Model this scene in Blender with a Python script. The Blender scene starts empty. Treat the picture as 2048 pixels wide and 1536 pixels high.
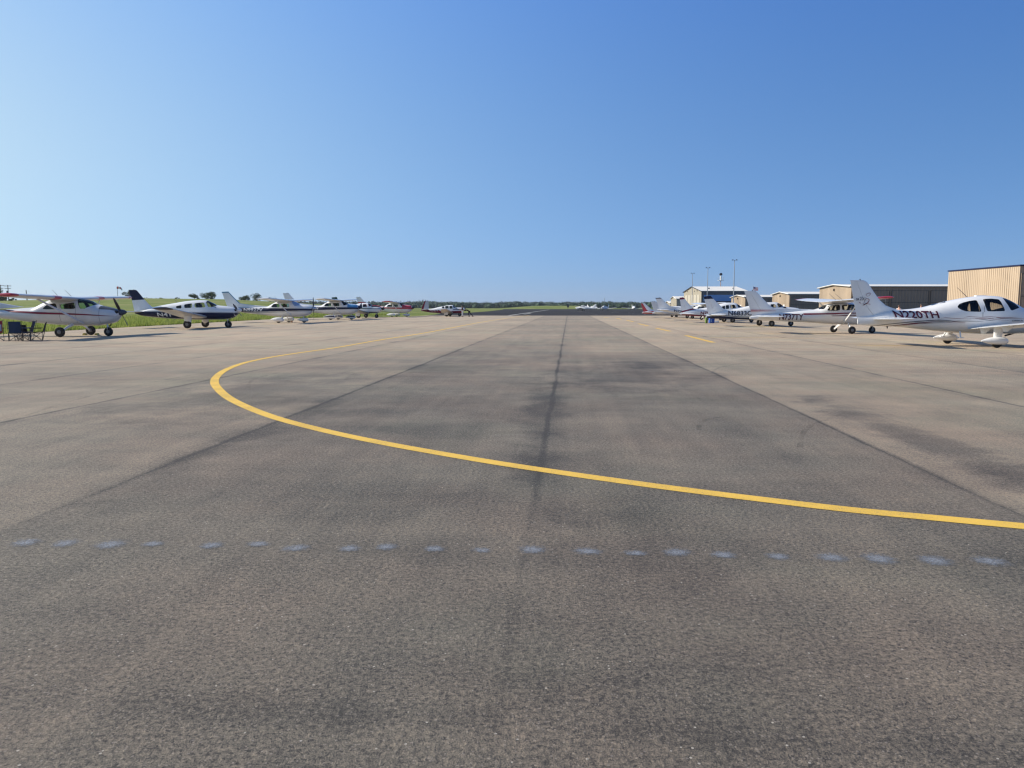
import bpy, bmesh, math, random
from mathutils import Vector, Matrix, noise
R = math.radians
HAZE = .00010
random.seed(7)
scene = bpy.context.scene
COL = scene.collection

# ------------------------------------------------------------------ camera model (photo pixels 2048 x 1536)
FPX, HOR, CAMH = 1480.0, 613.0, 1.62
PITCH = math.atan((768 - HOR) / FPX)
CAM = Vector((0, 0, CAMH))
def ray(px, py):
    a, b = (px - 1024) / FPX, (py - 768) / FPX
    c, s = math.cos(PITCH), math.sin(PITCH)
    return Vector((a, c - b * s, -s - b * c))
def ground(px, py, z=0.0):
    d = ray(px, py); t = (z - CAMH) / d.z
    return CAM + d * t
def at(px, py, Y):
    d = ray(px, py); return CAM + d * (Y / d.y)

# ------------------------------------------------------------------ materials
MATS = {}
def nt(m): return m.node_tree.nodes, m.node_tree.links
def pmat(name, col, rough=0.5, metal=0.0, coat=0.0, spec=0.5, var=0.0, vscale=3.0):
    if name in MATS: return MATS[name]
    m = bpy.data.materials.new(name); m.use_nodes = True
    n, l = nt(m); b = n['Principled BSDF']
    b.inputs['Base Color'].default_value = (*col, 1); b.inputs['Roughness'].default_value = rough
    b.inputs['Metallic'].default_value = metal; b.inputs['Coat Weight'].default_value = coat
    b.inputs['Specular IOR Level'].default_value = spec
    b.inputs['Coat Roughness'].default_value = 0.08
    if var > 0:
        tc = n.new('ShaderNodeTexCoord'); nz = n.new('ShaderNodeTexNoise'); nz.inputs['Scale'].default_value = vscale
        nz.inputs['Detail'].default_value = 6
        mr = n.new('ShaderNodeMapRange'); mr.inputs[1].default_value = 0.3; mr.inputs[2].default_value = 0.7
        mr.inputs[3].default_value = 1 - var; mr.inputs[4].default_value = 1 + var * 0.4
        mx = n.new('ShaderNodeMix'); mx.data_type = 'RGBA'; mx.blend_type = 'MULTIPLY'; mx.inputs[0].default_value = 1
        mx.inputs[6].default_value = (*col, 1)
        l.new(tc.outputs['Object'], nz.inputs['Vector']); l.new(nz.outputs['Fac'], mr.inputs[0])
        l.new(mr.outputs[0], mx.inputs[7]); l.new(mx.outputs[2], b.inputs['Base Color'])
    MATS[name] = m; return m
def paint(name, col, rough=0.28, var=0.05):
    dark = max(col) < .3
    return pmat(name, col, .45 if dark else rough, coat=0.0 if dark else 0.4, spec=.22 if dark else .5, var=var, vscale=1.7)
def glass(name, tint, refl=1.0):
    if name in MATS: return MATS[name]
    m = bpy.data.materials.new(name); m.use_nodes = True
    n, l = nt(m); n.remove(n['Principled BSDF']); out = n['Material Output']
    t = n.new('ShaderNodeBsdfTransparent'); t.inputs[0].default_value = (*tint, 1)
    g = n.new('ShaderNodeBsdfGlossy'); g.inputs['Roughness'].default_value = 0.03
    f = n.new('ShaderNodeFresnel'); f.inputs[0].default_value = 1.45
    mx = n.new('ShaderNodeMixShader')
    l.new(f.outputs[0], mx.inputs[0]); l.new(t.outputs[0], mx.inputs[1]); l.new(g.outputs[0], mx.inputs[2]); l.new(mx.outputs[0], out.inputs[0])
    MATS[name] = m; return m
WHITE = paint('white_paint', (0.72, 0.72, 0.71))
WHITE2 = paint('aged_white_paint', (0.60, 0.60, 0.60), 0.35, 0.10)
NAVY = paint('navy_paint', (0.012, 0.016, 0.05))
MAROON = paint('maroon_paint', (0.19, 0.014, 0.04))
DMAROON = paint('dark_maroon_lettering', (0.075, 0.009, 0.028))
RED = paint('red_paint', (0.42, 0.022, 0.035))
TEAL = paint('teal_blue_paint', (0.03, 0.20, 0.34))
SKYB = paint('light_blue_paint', (0.06, 0.22, 0.42))
GREEN = paint('dark_green_paint', (0.012, 0.06, 0.05))
BLACKP = paint('black_paint', (0.012, 0.012, 0.016))
GREYP = paint('grey_paint', (0.065, 0.075, 0.10))
SILVER = pmat('bare_metal', (0.45, 0.46, 0.48), 0.32, 0.85)
DARKM = pmat('dark_metal', (0.03, 0.03, 0.035), 0.4, 0.3)
RUBBER = pmat('tyre_rubber', (0.012, 0.012, 0.013), 0.75)
HUBM = pmat('wheel_hub_metal', (0.16, 0.16, 0.165), 0.5, 0.4)
INTERIOR = pmat('cabin_lining', (0.06, 0.055, 0.05), 0.8)
SEATM = pmat('seat_leather', (0.018, 0.018, 0.022), 0.6)
GLASS = glass('clear_window', (0.72, 0.76, 0.76))
GLASSG = glass('green_tinted_window', (0.56, 0.72, 0.68))
GLASSD = pmat('dark_window', (0.01, 0.012, 0.014), 0.06, spec=0.8)
COVER = pmat('windshield_sunshade', (0.30, 0.38, 0.52), 0.7, var=0.15, vscale=4)
CORR = {}

# ------------------------------------------------------------------ mesh building
class MB:
    def __init__(s): s.v, s.f, s.m = [], [], []
    def add(s, verts, faces, mat=0):
        o = len(s.v); s.v += [tuple(p) for p in verts]
        for f in faces: s.f.append([o + i for i in f]); s.m.append(mat)
    def box(s, c, d, mat=0, rot=None):
        x, y, z = d[0] / 2, d[1] / 2, d[2] / 2
        vs = [Vector((a * x, b * y, e * z)) for a in (-1, 1) for b in (-1, 1) for e in (-1, 1)]
        if rot: vs = [rot @ p for p in vs]
        s.add([Vector(c) + p for p in vs], [(0, 1, 3, 2), (4, 6, 7, 5), (0, 4, 5, 1), (2, 3, 7, 6), (0, 2, 6, 4), (1, 5, 7, 3)], mat)
    def bevbox(s, c, d, r, mat=0, rot=None):
        bm = bmesh.new(); bmesh.ops.create_cube(bm, size=1)
        bmesh.ops.scale(bm, vec=d, verts=bm.verts)
        bmesh.ops.bevel(bm, geom=bm.edges[:], offset=r, segments=3, profile=0.5, affect='EDGES')
        vs = [v.co.copy() for v in bm.verts]
        for i, v in enumerate(bm.verts): v.index = i
        fs = [[v.index for v in f.verts] for f in bm.faces]; bm.free()
        if rot: vs = [rot @ p for p in vs]
        s.add([Vector(c) + p for p in vs], fs, mat)
    def tube(s, pts, rad, n=8, mat=0, cap=True, flat=1.0):
        pts = [Vector(p) for p in pts]
        if not isinstance(rad, (list, tuple)): rad = [rad] * len(pts)
        vs, fs = [], []
        ref = None
        for i, p in enumerate(pts):
            d = (pts[min(i + 1, len(pts) - 1)] - pts[max(i - 1, 0)]).normalized()
            if ref is None: ref = Vector((0, 0, 1)) if abs(d.z) < 0.9 else Vector((1, 0, 0))
            a = d.cross(ref).normalized(); b = d.cross(a)
            for k in range(n):
                t = 2 * math.pi * k / n
                vs.append(p + a * math.cos(t) * rad[i] * flat + b * math.sin(t) * rad[i])
        for i in range(len(pts) - 1):
            for k in range(n):
                fs.append((i * n + k, i * n + (k + 1) % n, (i + 1) * n + (k + 1) % n, (i + 1) * n + k))
        if cap: fs.append(tuple(range(n - 1, -1, -1))); fs.append(tuple((len(pts) - 1) * n + k for k in range(n)))
        s.add(vs, fs, mat)
    def lathe(s, prof, c, axis='y', n=20, mat=0):
        # prof: (axial, radius)
        vs, fs = [], []
        for a, r in prof:
            for k in range(n):
                t = 2 * math.pi * k / n; u, w = r * math.cos(t), r * math.sin(t)
                p = {'x': (a, u, w), 'y': (u, a, w), 'z': (u, w, a)}[axis]
                vs.append(Vector(c) + Vector(p))
        m = len(prof)
        for i in range(m - 1):
            for k in range(n): fs.append((i * n + k, i * n + (k + 1) % n, (i + 1) * n + (k + 1) % n, (i + 1) * n + k))
        fs.append(tuple(range(n))); fs.append(tuple((m - 1) * n + k for k in range(n - 1, -1, -1)))
        s.add(vs, fs, mat)
    def foil(s, secs, c0=0.0, c1=1.0, n=9, mat=0, mats=None):
        # secs: (le, te, thickness_dir, t)
        cs = [c0 + (c1 - c0) * (1 - math.cos(math.pi * i / (n - 1))) / 2 for i in range(n)]
        yt = lambda c: 5 * (0.2969 * math.sqrt(max(c, 0)) - 0.126 * c - 0.3516 * c * c + 0.2843 * c ** 3 - 0.1015 * c ** 4)
        rings = []
        for le, te, td, t in secs:
            le, te, td = Vector(le), Vector(te), Vector(td)
            up = [le + (te - le) * c + td * t * yt(c) for c in reversed(cs)]
            lo = [le + (te - le) * c - td * t * yt(c) * 0.8 for c in (cs if c0 > 0 else cs[1:])]
            rings.append(up + lo)
        k = len(rings[0])
        for j in range(len(rings) - 1):
            vs = rings[j] + rings[j + 1]
            s.add(vs, [(i, (i + 1) % k, k + (i + 1) % k, k + i) for i in range(k)], mats[j] if mats else mat)
        s.add(rings[0], [tuple(range(k - 1, -1, -1))], mats[0] if mats else mat)
        s.add(rings[-1], [tuple(range(k))], mats[-1] if mats else mat)
    def build(s, name, mats, parent=None, smooth=35, weld=True, recalc=True):
        me = bpy.data.meshes.new(name)
        me.from_pydata(s.v, [], s.f)
        if not isinstance(mats, (list, tuple)): mats = [mats]
        for m in mats: me.materials.append(m) if m else None
        me.polygons.foreach_set('material_index', s.m)
        bm = bmesh.new(); bm.from_mesh(me)
        if weld: bmesh.ops.remove_doubles(bm, verts=bm.verts, dist=1e-5)
        if recalc: bmesh.ops.recalc_face_normals(bm, faces=bm.faces)
        bm.to_mesh(me); bm.free()
        if smooth:
            me.polygons.foreach_set('use_smooth', [True] * len(me.polygons))
            me.set_sharp_from_angle(angle=R(smooth))
        o = bpy.data.objects.new(name, me); COL.objects.link(o)
        if parent: o.parent = parent
        return o
def tag(o, label=None, cat=None, group=None, kind=None):
    if label: o['label'] = label
    if cat: o['category'] = cat
    if group: o['group'] = group
    if kind: o['kind'] = kind
    return o
def empty(name, loc, rz=0.0):
    o = bpy.data.objects.new(name, None); COL.objects.link(o); o.location = loc; o.rotation_euler.z = rz
    o.empty_display_size = 0.2
    return o
def struct(o, label=None): o['kind'] = 'structure'; return o
def pchip(xs, ys):
    n = len(xs); h = [xs[i + 1] - xs[i] for i in range(n - 1)]; d = [(ys[i + 1] - ys[i]) / h[i] for i in range(n - 1)]
    m = [d[0]] + [0 if d[i - 1] * d[i] <= 0 else 2 * d[i - 1] * d[i] / (d[i - 1] + d[i]) for i in range(1, n - 1)] + [d[-1]]
    def f(x):
        x = min(max(x, xs[0]), xs[-1])
        i = 0
        while i < n - 2 and x > xs[i + 1]: i += 1
        t = (x - xs[i]) / h[i]
        return ((1 + 2 * t) * (1 - t) ** 2 * ys[i] + t * (1 - t) ** 2 * h[i] * m[i] + t * t * (3 - 2 * t) * ys[i + 1] + t * t * (t - 1) * h[i] * m[i + 1])
    return f
def lerpf(pts):
    pts = sorted(pts)
    def f(x):
        if x <= pts[0][0]: return pts[0][1]
        for (a, b), (c, d) in zip(pts, pts[1:]):
            if x <= c: return b + (d - b) * (x - a) / max(c - a, 1e-9)
        return pts[-1][1]
    return f
def text_geo(body, weight=0.015, shear=0.0):
    cu = bpy.data.curves.new('lettering', 'FONT'); cu.body = body; cu.offset = weight; cu.resolution_u = 3
    o = bpy.data.objects.new('lettering', cu); COL.objects.link(o)
    dg = bpy.context.evaluated_depsgraph_get(); me = bpy.data.meshes.new_from_object(o.evaluated_get(dg))
    bm = bmesh.new(); bm.from_mesh(me); bmesh.ops.triangulate(bm, faces=bm.faces)
    for _ in range(3):
        lg = [e for e in bm.edges if e.calc_length() > .16]
        if lg: bmesh.ops.subdivide_edges(bm, edges=lg, cuts=1); bmesh.ops.triangulate(bm, faces=[f for f in bm.faces if len(f.verts) > 3])
    vs = [(v.co.x, v.co.y) for v in bm.verts]; bm.verts.index_update()
    fs = [[v.index for v in f.verts] for f in bm.faces]; bm.free()
    bpy.data.objects.remove(o); bpy.data.curves.remove(cu); bpy.data.meshes.remove(me)
    x0, x1 = min(v[0] for v in vs), max(v[0] for v in vs); y0, y1 = min(v[1] for v in vs), max(v[1] for v in vs)
    return [((x - x0) / (x1 - x0), (y - y0) / (y1 - y0)) for x, y in vs], fs

# ------------------------------------------------------------------ airplanes
def Zm(x0, y0, s, sy=None):
    sy = sy or s
    return lambda *p: [(x0 + a * s, y0 + b * sy, *([y0 + r[0] * sy, r[1]] if len(r) == 2 else r)) for a, b, *r in p]
Z1 = Zm(0, 550, .14648); Z2 = Zm(240, 550, .14648); Z3 = Zm(430, 550, .14648); Z6 = Zm(1240, 510, .14648)
Z7 = Zm(1450, 540, .16602); Z8 = Zm(1688, 520, .17578); ZA = Zm(1860, 560, .0918); ZB = Zm(1260, 580, .078125)
ZE = Zm(620, 580, .10742); ZM = Zm(830, 590, .058594); ZH = Zm(1330, 560, .092773)
PX = lambda *p: list(p)

class Craft:
    """px = pixel column of the midpoint between the main wheels, Y = its distance; heading to the right, yaw > 0 turns away"""
    def __init__(s, px, Y, yaw=0.0):
        s.O = Vector(((px - 1024) / FPX * Y, Y, 0)); s.O.x = (px - 1024) / FPX * Y * 1.0
        s.yaw = R(yaw); s.u = Vector((math.cos(s.yaw), math.sin(s.yaw), 0)); s.w = Vector((-math.sin(s.yaw), math.cos(s.yaw), 0))
    def p(s, px, py, off=0.0):
        d = ray(px, py); t = ((s.O + s.w * off - CAM).dot(s.w)) / d.dot(s.w)
        q = CAM + d * t - s.O
        return (q.dot(s.u), q.z)

def measure(c, sp):
    """turn outlines read off the photograph into metres in the airplane's own frame"""
    m = dict(sp)
    st = sorted((*c.p(x, yt), c.p(x, yb)[1], w) for x, yt, yb, w in sp['prof'])
    m['prof'] = [(l, zt, zb, w) for l, zt, zb, w in st]
    S = Skin(m['prof'], sp.get('n', 2.4))
    def ps(q):
        off = -0.5
        for _ in range(4):
            l, z = c.p(q[0], q[1], off); off = -S.y(l, z)
        return (l, z)
    m['stripes'] = [(col, [ps(q) for q in up] if up else None, [ps(q) for q in lo] if lo else None) for col, up, lo in sp.get('stripes', [])]
    for i, (col, up, lo) in enumerate(m['stripes']):
        if up and lo and len(up) == 2 and abs(sp['stripes'][i][1][0][0] - sp['stripes'][i][1][1][0]) < .7:   # a panel seam: keep it narrow
            l = up[0][0]; m['stripes'][i] = (col, [(l, up[0][1]), (l + .013, up[0][1])], [(l, lo[0][1]), (l + .013, lo[0][1])])
    m['windows'] = [(nm, [ps(q) for q in poly]) for nm, poly in sp.get('windows', [])]
    m['fin'] = [(c.p(*a), c.p(*b)) for a, b in sp['fin']]
    for k in ('stab', 'wing'):
        d = dict(sp[k]); d['root'] = c.p(*sp[k]['root']); m[k] = d
    if 'strut' in sp: m['strut'] = (sp['strut'][0], c.p(*sp['strut'][1], -0.5))
    m['nose_l'] = c.p(sp['nose'], HOR + 20)[0]
    d = dict(sp['prop']); d['hub'] = c.p(*sp['prop']['hub']); m['prop'] = d
    m['text'] = [(t, ps(a), ps(b), col, sh) for t, a, b, col, sh in sp.get('text', [])]
    m['whips'] = [(c.p(*a), c.p(*b)) for a, b in sp.get('whips', [])]
    return m
def scaled(m, sl, ss, sz):
    d = dict(m); P = lambda q: (q[0] * sl, q[1] * sz)
    d['prof'] = [(l * sl, a * sz, b * sz, w * ss) for l, a, b, w in m['prof']]
    d['stripes'] = [(c, [P(q) for q in u] if u else None, [P(q) for q in lo] if lo else None) for c, u, lo in m['stripes']]
    d['windows'] = [(n_, [P(q) for q in w]) for n_, w in m['windows']]
    d['fin'] = [(P(a), P(b)) for a, b in m['fin']]
    for k in ('stab', 'wing'):
        e = dict(m[k]); e['root'] = P(e['root']); e['chord'] *= sl; e['tip'] *= sl; e['half'] *= ss; e['sweep'] *= sl; e['rise'] *= sz; d[k] = e
        if 'bands' in e: e['bands'] = [(a * ss, b * ss, c) for a, b, c in e['bands']]
    if 'strut' in m: d['strut'] = (m['strut'][0] * ss, P(m['strut'][1]))
    d['nose_l'] = m['nose_l'] * sl; e = dict(m['prop']); e['hub'] = P(e['hub']); e['rad'] *= sz; d['prop'] = e
    d['track'] = m['track'] * ss; d['wr'] = m['wr'] * sz
    d['text'] = [(t, P(a), P(b), c, sh) for t, a, b, c, sh in m['text']]
    d['whips'] = [(P(a), P(b)) for a, b in m['whips']]
    return d

class Skin:
    def __init__(s, prof, n=2.4):
        ls = [q[0] for q in prof]
        s.l0, s.l1, s.n = ls[0], ls[-1], n
        s.zt, s.zb, s.w = (pchip(ls, [q[i] for q in prof]) for i in (1, 2, 3))
    def y(s, l, z):
        a, b = s.zt(l), s.zb(l); h = max((a - b) / 2, 1e-4); t = min(abs((z - (a + b) / 2) / h), 1)
        return s.w(l) * (1 - t ** s.n) ** (1 / s.n)
    def pt(s, l, z, side, off=0.0):
        a, b = s.zt(l), s.zb(l); h = max((a - b) / 2, 1e-4); t = max(-1, min(1, (z - (a + b) / 2) / h))
        z = (a + b) / 2 + t * h
        return Vector((l, side * (s.y(l, z) + off * (1 - abs(t) ** 4)), z + off * t * abs(t)))
    def loft(s, mb, nl=56, nk=36, mat=0, inset=0.0, la=None, lb=None, flip=False):
        rings = []; la = s.l0 if la is None else la; lb = s.l1 if lb is None else lb
        for i in range(nl + 1):
            l = la + (lb - la) * i / nl
            a, b, w = s.zt(l) - inset, s.zb(l) + inset, s.w(l) - inset
            h, zc = max((a - b) / 2, 0.004), (a + b) / 2; w = max(w, 0.004)
            ring = []
            for k in range(nk):
                t = 2 * math.pi * k / nk; e = 2 / s.n
                cy, cz = math.cos(t), math.sin(t)
                ring.append((l, w * math.copysign(abs(cy) ** e, cy), zc + h * math.copysign(abs(cz) ** e, cz)))
            rings.append(ring)
        vs = [p for r in rings for p in r]; fs = []
        for i in range(nl):
            for k in range(nk): fs.append((i * nk + k, i * nk + (k + 1) % nk, (i + 1) * nk + (k + 1) % nk, (i + 1) * nk + k))
        fs.append(tuple(range(nk - 1, -1, -1))); fs.append(tuple(nl * nk + k for k in range(nk)))
        if flip: fs = [tuple(reversed(f)) for f in fs]
        mb.add(vs, fs, mat)
    def patch(s, mb, up, lo, l0, l1, side, off, mat, nl=40, nz=6):
        vs, fs = [], []
        for i in range(nl + 1):
            l = l0 + (l1 - l0) * i / nl; a, b = up(l), lo(l)
            for j in range(nz + 1): vs.append(s.pt(l, b + (a - b) * j / nz, side, off))
        for i in range(nl):
            for j in range(nz):
                q = i * (nz + 1) + j; fs.append((q, q + 1, q + nz + 2, q + nz + 1))
        mb.add(vs, fs, mat)
def poly_bounds(poly):
    """upper and lower outline of a polygon as functions of l"""
    l0, l1 = min(p[0] for p in poly), max(p[0] for p in poly)
    def cut(l):
        zs = []
        for (a, b), (c, d) in zip(poly, poly[1:] + poly[:1]):
            if (a - l) * (c - l) <= 0 and abs(a - c) > 1e-9: zs.append(b + (d - b) * (l - a) / (c - a))
        return (max(zs), min(zs)) if zs else (poly[0][1], poly[0][1])
    e = (l1 - l0) * 1e-4
    cl = lambda l: min(max(l, l0 + e), l1 - e)
    return (lambda l: cut(cl(l))[0]), (lambda l: cut(cl(l))[1]), l0, l1
def smooth_poly(poly, it=2):
    for _ in range(it):
        q = []
        for (a, b), (c, d) in zip(poly, poly[1:] + poly[:1]):
            q += [(a * .87 + c * .13, b * .87 + d * .13), (a * .13 + c * .87, b * .13 + d * .87)]
        poly = q
    return poly

def wheel(root, name, c, r, w, hubm=HUBM):
    mb = MB(); mb.lathe([(-w * .47, r * .40), (-w * .5, r * .70), (-w * .38, r * .93), (-w * .15, r), (w * .15, r), (w * .38, r * .93), (w * .5, r * .70), (w * .47, r * .40)], c, 'y', 24)
    o = mb.build('wheel', RUBBER, root)
    hb = MB(); hb.lathe([(-w * .54, r * .12), (-w * .54, r * .30), (-w * .46, r * .42), (w * .46, r * .42), (w * .54, r * .30), (w * .54, r * .12)], c, 'y', 16)
    hb.build('hub', hubm, o)
    return o
def pant(root, c, L, W, H, col, band=None, r=0.2):
    """streamlined wheel fairing, blunt in front, pointed behind"""
    mb = MB(); S = Skin([(-.60 * L, H * .10, -H * .02, W * .10), (-.50 * L, H * .24, -H * .12, W * .30), (-.25 * L, H * .47, -H * .34, W * .74), (.0, H * .55, -H * .42, W), (.22 * L, H * .50, -H * .42, W * .95), (.34 * L, H * .34, -H * .32, W * .72), (.40 * L, H * .05, -H * .05, W * .3)], 2.3)
    S.loft(mb, 20, 18)
    if band:
        for sd in (-1, 1): S.patch(mb, S.zt, lambda l: min(H * .06, S.zt(l) - .002), -.56 * L, .38 * L, sd, .004, 1, 20, 4)
    mb.v = [tuple(Vector(p) + Vector(c)) for p in mb.v]
    return mb.build('wheel_fairing', [col, band or col], root)

def build_airplane(c, m, name, label, group, cols):
    """c = Craft frame, m = measured shape, cols = colours"""
    root = empty(name, c.O, c.yaw); tag(root, label, 'airplane', group)
    body = cols.get('body', WHITE); S = Skin(m['prof'], m.get('n', 2.4))
    # ---- fuselage with window openings
    mb = MB()
    mats = [body, INTERIOR]
    S.loft(mb)
    wins = [(nm, smooth_poly(p) if nm != 'windshield' else p) for nm, p in m['windows']]
    if cols.get('cut', True) and wins:
        lw = [q[0] for nm, p in wins for q in p]
        S.loft(mb, 30, 36, 1, .045, max(S.l0 + .6, min(lw) - .5), min(S.l1 - .3, max(lw) + .35), True)
        fus = mb.build('fuselage', mats, recalc=False)
        cb = MB()
        for nm, poly in wins:
            k = len(poly); vs = [(l, -2, z) for l, z in poly] + [(l, 2, z) for l, z in poly]
            cb.add(vs, [tuple(range(k)), tuple(range(2 * k - 1, k - 1, -1))] + [(i, (i + 1) % k, k + (i + 1) % k, k + i) for i in range(k)])
        cut = cb.build('cutter', INTERIOR, smooth=0)
        bo = fus.modifiers.new('openings', 'BOOLEAN'); bo.operation = 'DIFFERENCE'; bo.object = cut; bo.solver = 'EXACT'
        dg = bpy.context.evaluated_depsgraph_get(); me = bpy.data.meshes.new_from_object(fus.evaluated_get(dg))
        mb = MB(); mb.v = [tuple(v.co) for v in me.vertices]; mb.f = [list(p.vertices) for p in me.polygons]
        mb.m = [p.material_index if p.material_index < 2 else 0 for p in me.polygons]
        bpy.data.objects.remove(fus); bpy.data.objects.remove(cut); bpy.data.meshes.remove(me)
    for col, up, lo in m['stripes']:
        if col not in mats: mats.append(col)
        ls = [q[0] for q in (up or []) + (lo or [])]; l0, l1 = min(ls), max(ls)
        fu = lerpf(up) if up else S.zt; fl = lerpf(lo) if lo else S.zb
        k = mats.index(col); base = 0.006 + 0.004 * (k % 3)
        for side in (-1, 1): S.patch(mb, fu, fl, l0, l1, side, base, k, 60, 8)
    for t, a, b, col, sh in m['text']:
        if col not in mats: mats.append(col)
        vs, fs = text_geo(t, m.get('weight', .018))
        L, H = b[0] - a[0], b[1] - a[1]
        q = []
        for x, y in vs:
            q.append(S.pt(a[0] + x * L + sh * (y) * H, a[1] + y * H, -1, 0.03))
        mb.add(q, fs, mats.index(col))
    mb.build('fuselage', mats, root, 32, weld=False, recalc=not(cols.get('cut', True) and wins))
    for nm, poly in wins:
        fu, fl, l0, l1 = poly_bounds(poly)
        g = cols.get('glass', GLASS) if cols.get('cut', True) else GLASSD
        if nm == 'windshield_cover': g = COVER
        for side in (-1, 1):
            gb = MB(); S.patch(gb, fu, fl, l0, l1, side, -0.012 if cols.get('cut', True) else 0.008, 0, 24, 8)
            gb.build(nm, g, root, 60)
    # ---- seats
    if cols.get('cut', True) and wins:
        side_w = [p for nm, p in wins if nm == 'window']
        for poly in side_w[-2:]:
            l = sum(q[0] for q in poly) / len(poly) - .25; zlo = min(q[1] for q in poly); zhi = max(q[1] for q in poly)
            for sgn in (-1, 1):
                sb = MB(); yy = sgn * S.w(l) * .45
                sb.bevbox((l, yy, zlo - .12 + (zhi - zlo) * .30), (.14, S.w(l) * .62, .24 + (zhi - zlo) * .9), .05, 0, Matrix.Rotation(R(-12), 3, 'Y'))
                sb.bevbox((l + .26, yy, zlo - .22), (.5, S.w(l) * .62, .14), .05)
                sb.build('seat', SEATM, root)
        ws = [p for nm, p in wins if nm.startswith('windshield')]
        if ws:
            l = min(q[0] for q in ws[0]) + .45; z = min(q[1] for q in ws[0])
            ib = MB(); ib.bevbox((l + .15, 0, z - .08), (.3, S.w(l) * 1.6, .22), .04); ib.build('instrument_panel', SEATM, root)
    # ---- fin and rudder
    fin = m['fin']; zs = [(a[1] + b[1]) / 2 for a, b in fin]; fc = cols.get('fin', body); tipc = cols.get('fin_tip'); ztip = cols.get('fin_tip_at', 0.9)
    lowc = cols.get('fin_low'); zlow = cols.get('fin_low_at', 0.0)
    def fsec(k):
        (a, b) = fin[k]; ch = a[0] - b[0]; return (a[0], 0, a[1]), (b[0], 0, b[1]), (0, 1, 0), 0.085 * min(ch, 1.5)
    dense = []
    for k in range(len(fin) - 1):
        for j in range(5):
            f = j / 5; A, B = fsec(k), fsec(k + 1)
            dense.append((Vector(A[0]).lerp(Vector(B[0]), f), Vector(A[1]).lerp(Vector(B[1]), f), Vector((0, 1, 0)), A[3] + (B[3] - A[3]) * f))
    L = fsec(len(fin) - 1); dense.append((Vector(L[0]), Vector(L[1]), Vector((0, 1, 0)), L[3] * .5))
    fm = [fc]
    for x in (tipc, lowc):
        if x and x not in fm: fm.append(x)
    z0, z1 = zs[0], zs[-1]; mi = []
    for a, b in zip(dense, dense[1:]):
        f = ((a[0].z + a[1].z + b[0].z + b[1].z) / 4 - z0) / (z1 - z0)
        mi.append(fm.index(tipc) if tipc and f > ztip else fm.index(lowc) if lowc and f < zlow else 0)
    hinge = cols.get('hinge', .66)
    fb = MB(); fb.foil(dense, 0, hinge - .006, 9, 0, mi); fo = fb.build('fin', fm, root)
    rb = MB(); rb.foil(dense, hinge + .006, 1, 6, 0, mi); rb.build('rudder', fm, root)
    if cols.get('fin_edge'):
        eb = MB(); dd = [(a + (a - b) * .012, a + (b - a) * .12, d, t * 1.0) for a, b, d, t in dense[4:]]
        dd = [(Vector(a), Vector(a) + (Vector(b) - Vector(a)), d, .10) for a, b, d, t in dd]
        eb.foil(dd, 0, 1, 7); eb.build('leading_edge_strip', cols['fin_edge'], root)
        eb = MB(); a, b, d, t = dense[-1]; eb.foil([(a + Vector((.03, 0, -.06)), b + Vector((-.02, 0, -.06)), d, t * 2.6), (a + Vector((0, 0, .05)), b + Vector((0, 0, .05)), d, t * 2.2)], 0, 1, 7)
        eb.build('fin_cap', cols['fin_edge'], root)
    bb = MB(); a = dense[-1]; q = a[0].lerp(a[1], .25); bb.tube([q - Vector((0, 0, .03)), q + Vector((-.01, 0, .05))], .02, 6); bb.build('beacon_light', DARKM, root)
    # ---- tailplane and wings
    def plane_surface(d, part, band_cols, tcol, struts=False):
        l, z = d['root']; h = d['half']
        for side in (-1, 1):
            cuts = sorted(set([0.0, .25 * h, .5 * h, .75 * h, h * .93, h] + [x for a, b, _ in d.get('bands', []) for x in (a, b)]))
            secs, mm, mats_ = [], [], [cols.get('wing', body)]
            def sec(sy, k=1.0, shrink=0):
                f = sy / h; ch = d['chord'] + (d['tip'] - d['chord']) * (f if d.get('taper') else max(0, (f - .45) / .55))
                le = l - d['sweep'] * f - shrink; zz = z + d['rise'] * f
                return (Vector((le, side * sy, zz)), Vector((le - ch + 2 * shrink, side * sy, zz - .03 * ch)), Vector((0, 0, 1)), d.get('t', .13) * ch * k)
            for sy in cuts: secs.append(sec(sy))
            secs.append(sec(h + .05, .75, .04)); secs.append(sec(h + .09, .3, .12))
            allm = cuts + [h + .05, h + .09]
            for a, b in zip(allm, allm[1:]):
                cc = None
                for x, y, c_ in d.get('bands', []):
                    if (a + b) / 2 > x and (a + b) / 2 < y: cc = c_
                if a >= d.get('tip_from', h * .93) - 1e-6 and tcol: cc = tcol
                if cc and cc not in mats_: mats_.append(cc)
                mm.append(mats_.index(cc) if cc else 0)
            w = MB(); w.foil(secs, 0, 1, 11, 0, mm); wo = w.build(part, mats_, root)
            if part == 'wing':
                fa = MB()   # aileron and flap edge, a shade lower than the wing
                for f0, f1, nm in ((.12, .5, 'flap'), (.53, .9, 'aileron')):
                    A, B = sec(f0 * h), sec(f1 * h); fa = MB()
                    def tail(q): return (q[1].lerp(q[0], .22), q[1] + Vector((-.015, 0, -.006)), q[2], .045 * (q[0] - q[1]).length)
                    fa.foil([tail(A), tail(B)], 0, 1, 7); fa.build(nm, cols.get('wing', body), wo)
                lb = MB(); q = sec(h + .02); lb.lathe([(-.06, .005), (-.05, .025), (.02, .03), (.06, .02), (.075, .003)], q[0] + Vector((-.12, 0, 0)), 'x', 10); lb.build('navigation_light', RED if side > 0 else GREEN, wo)
    plane_surface(m['stab'], 'tailplane', None, cols.get('stab_tip'))
    plane_surface(m['wing'], 'wing', None, cols.get('wing_tip'))
    wd = m['wing']; wl, wz = wd['root']; chd = wd['chord']
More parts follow.
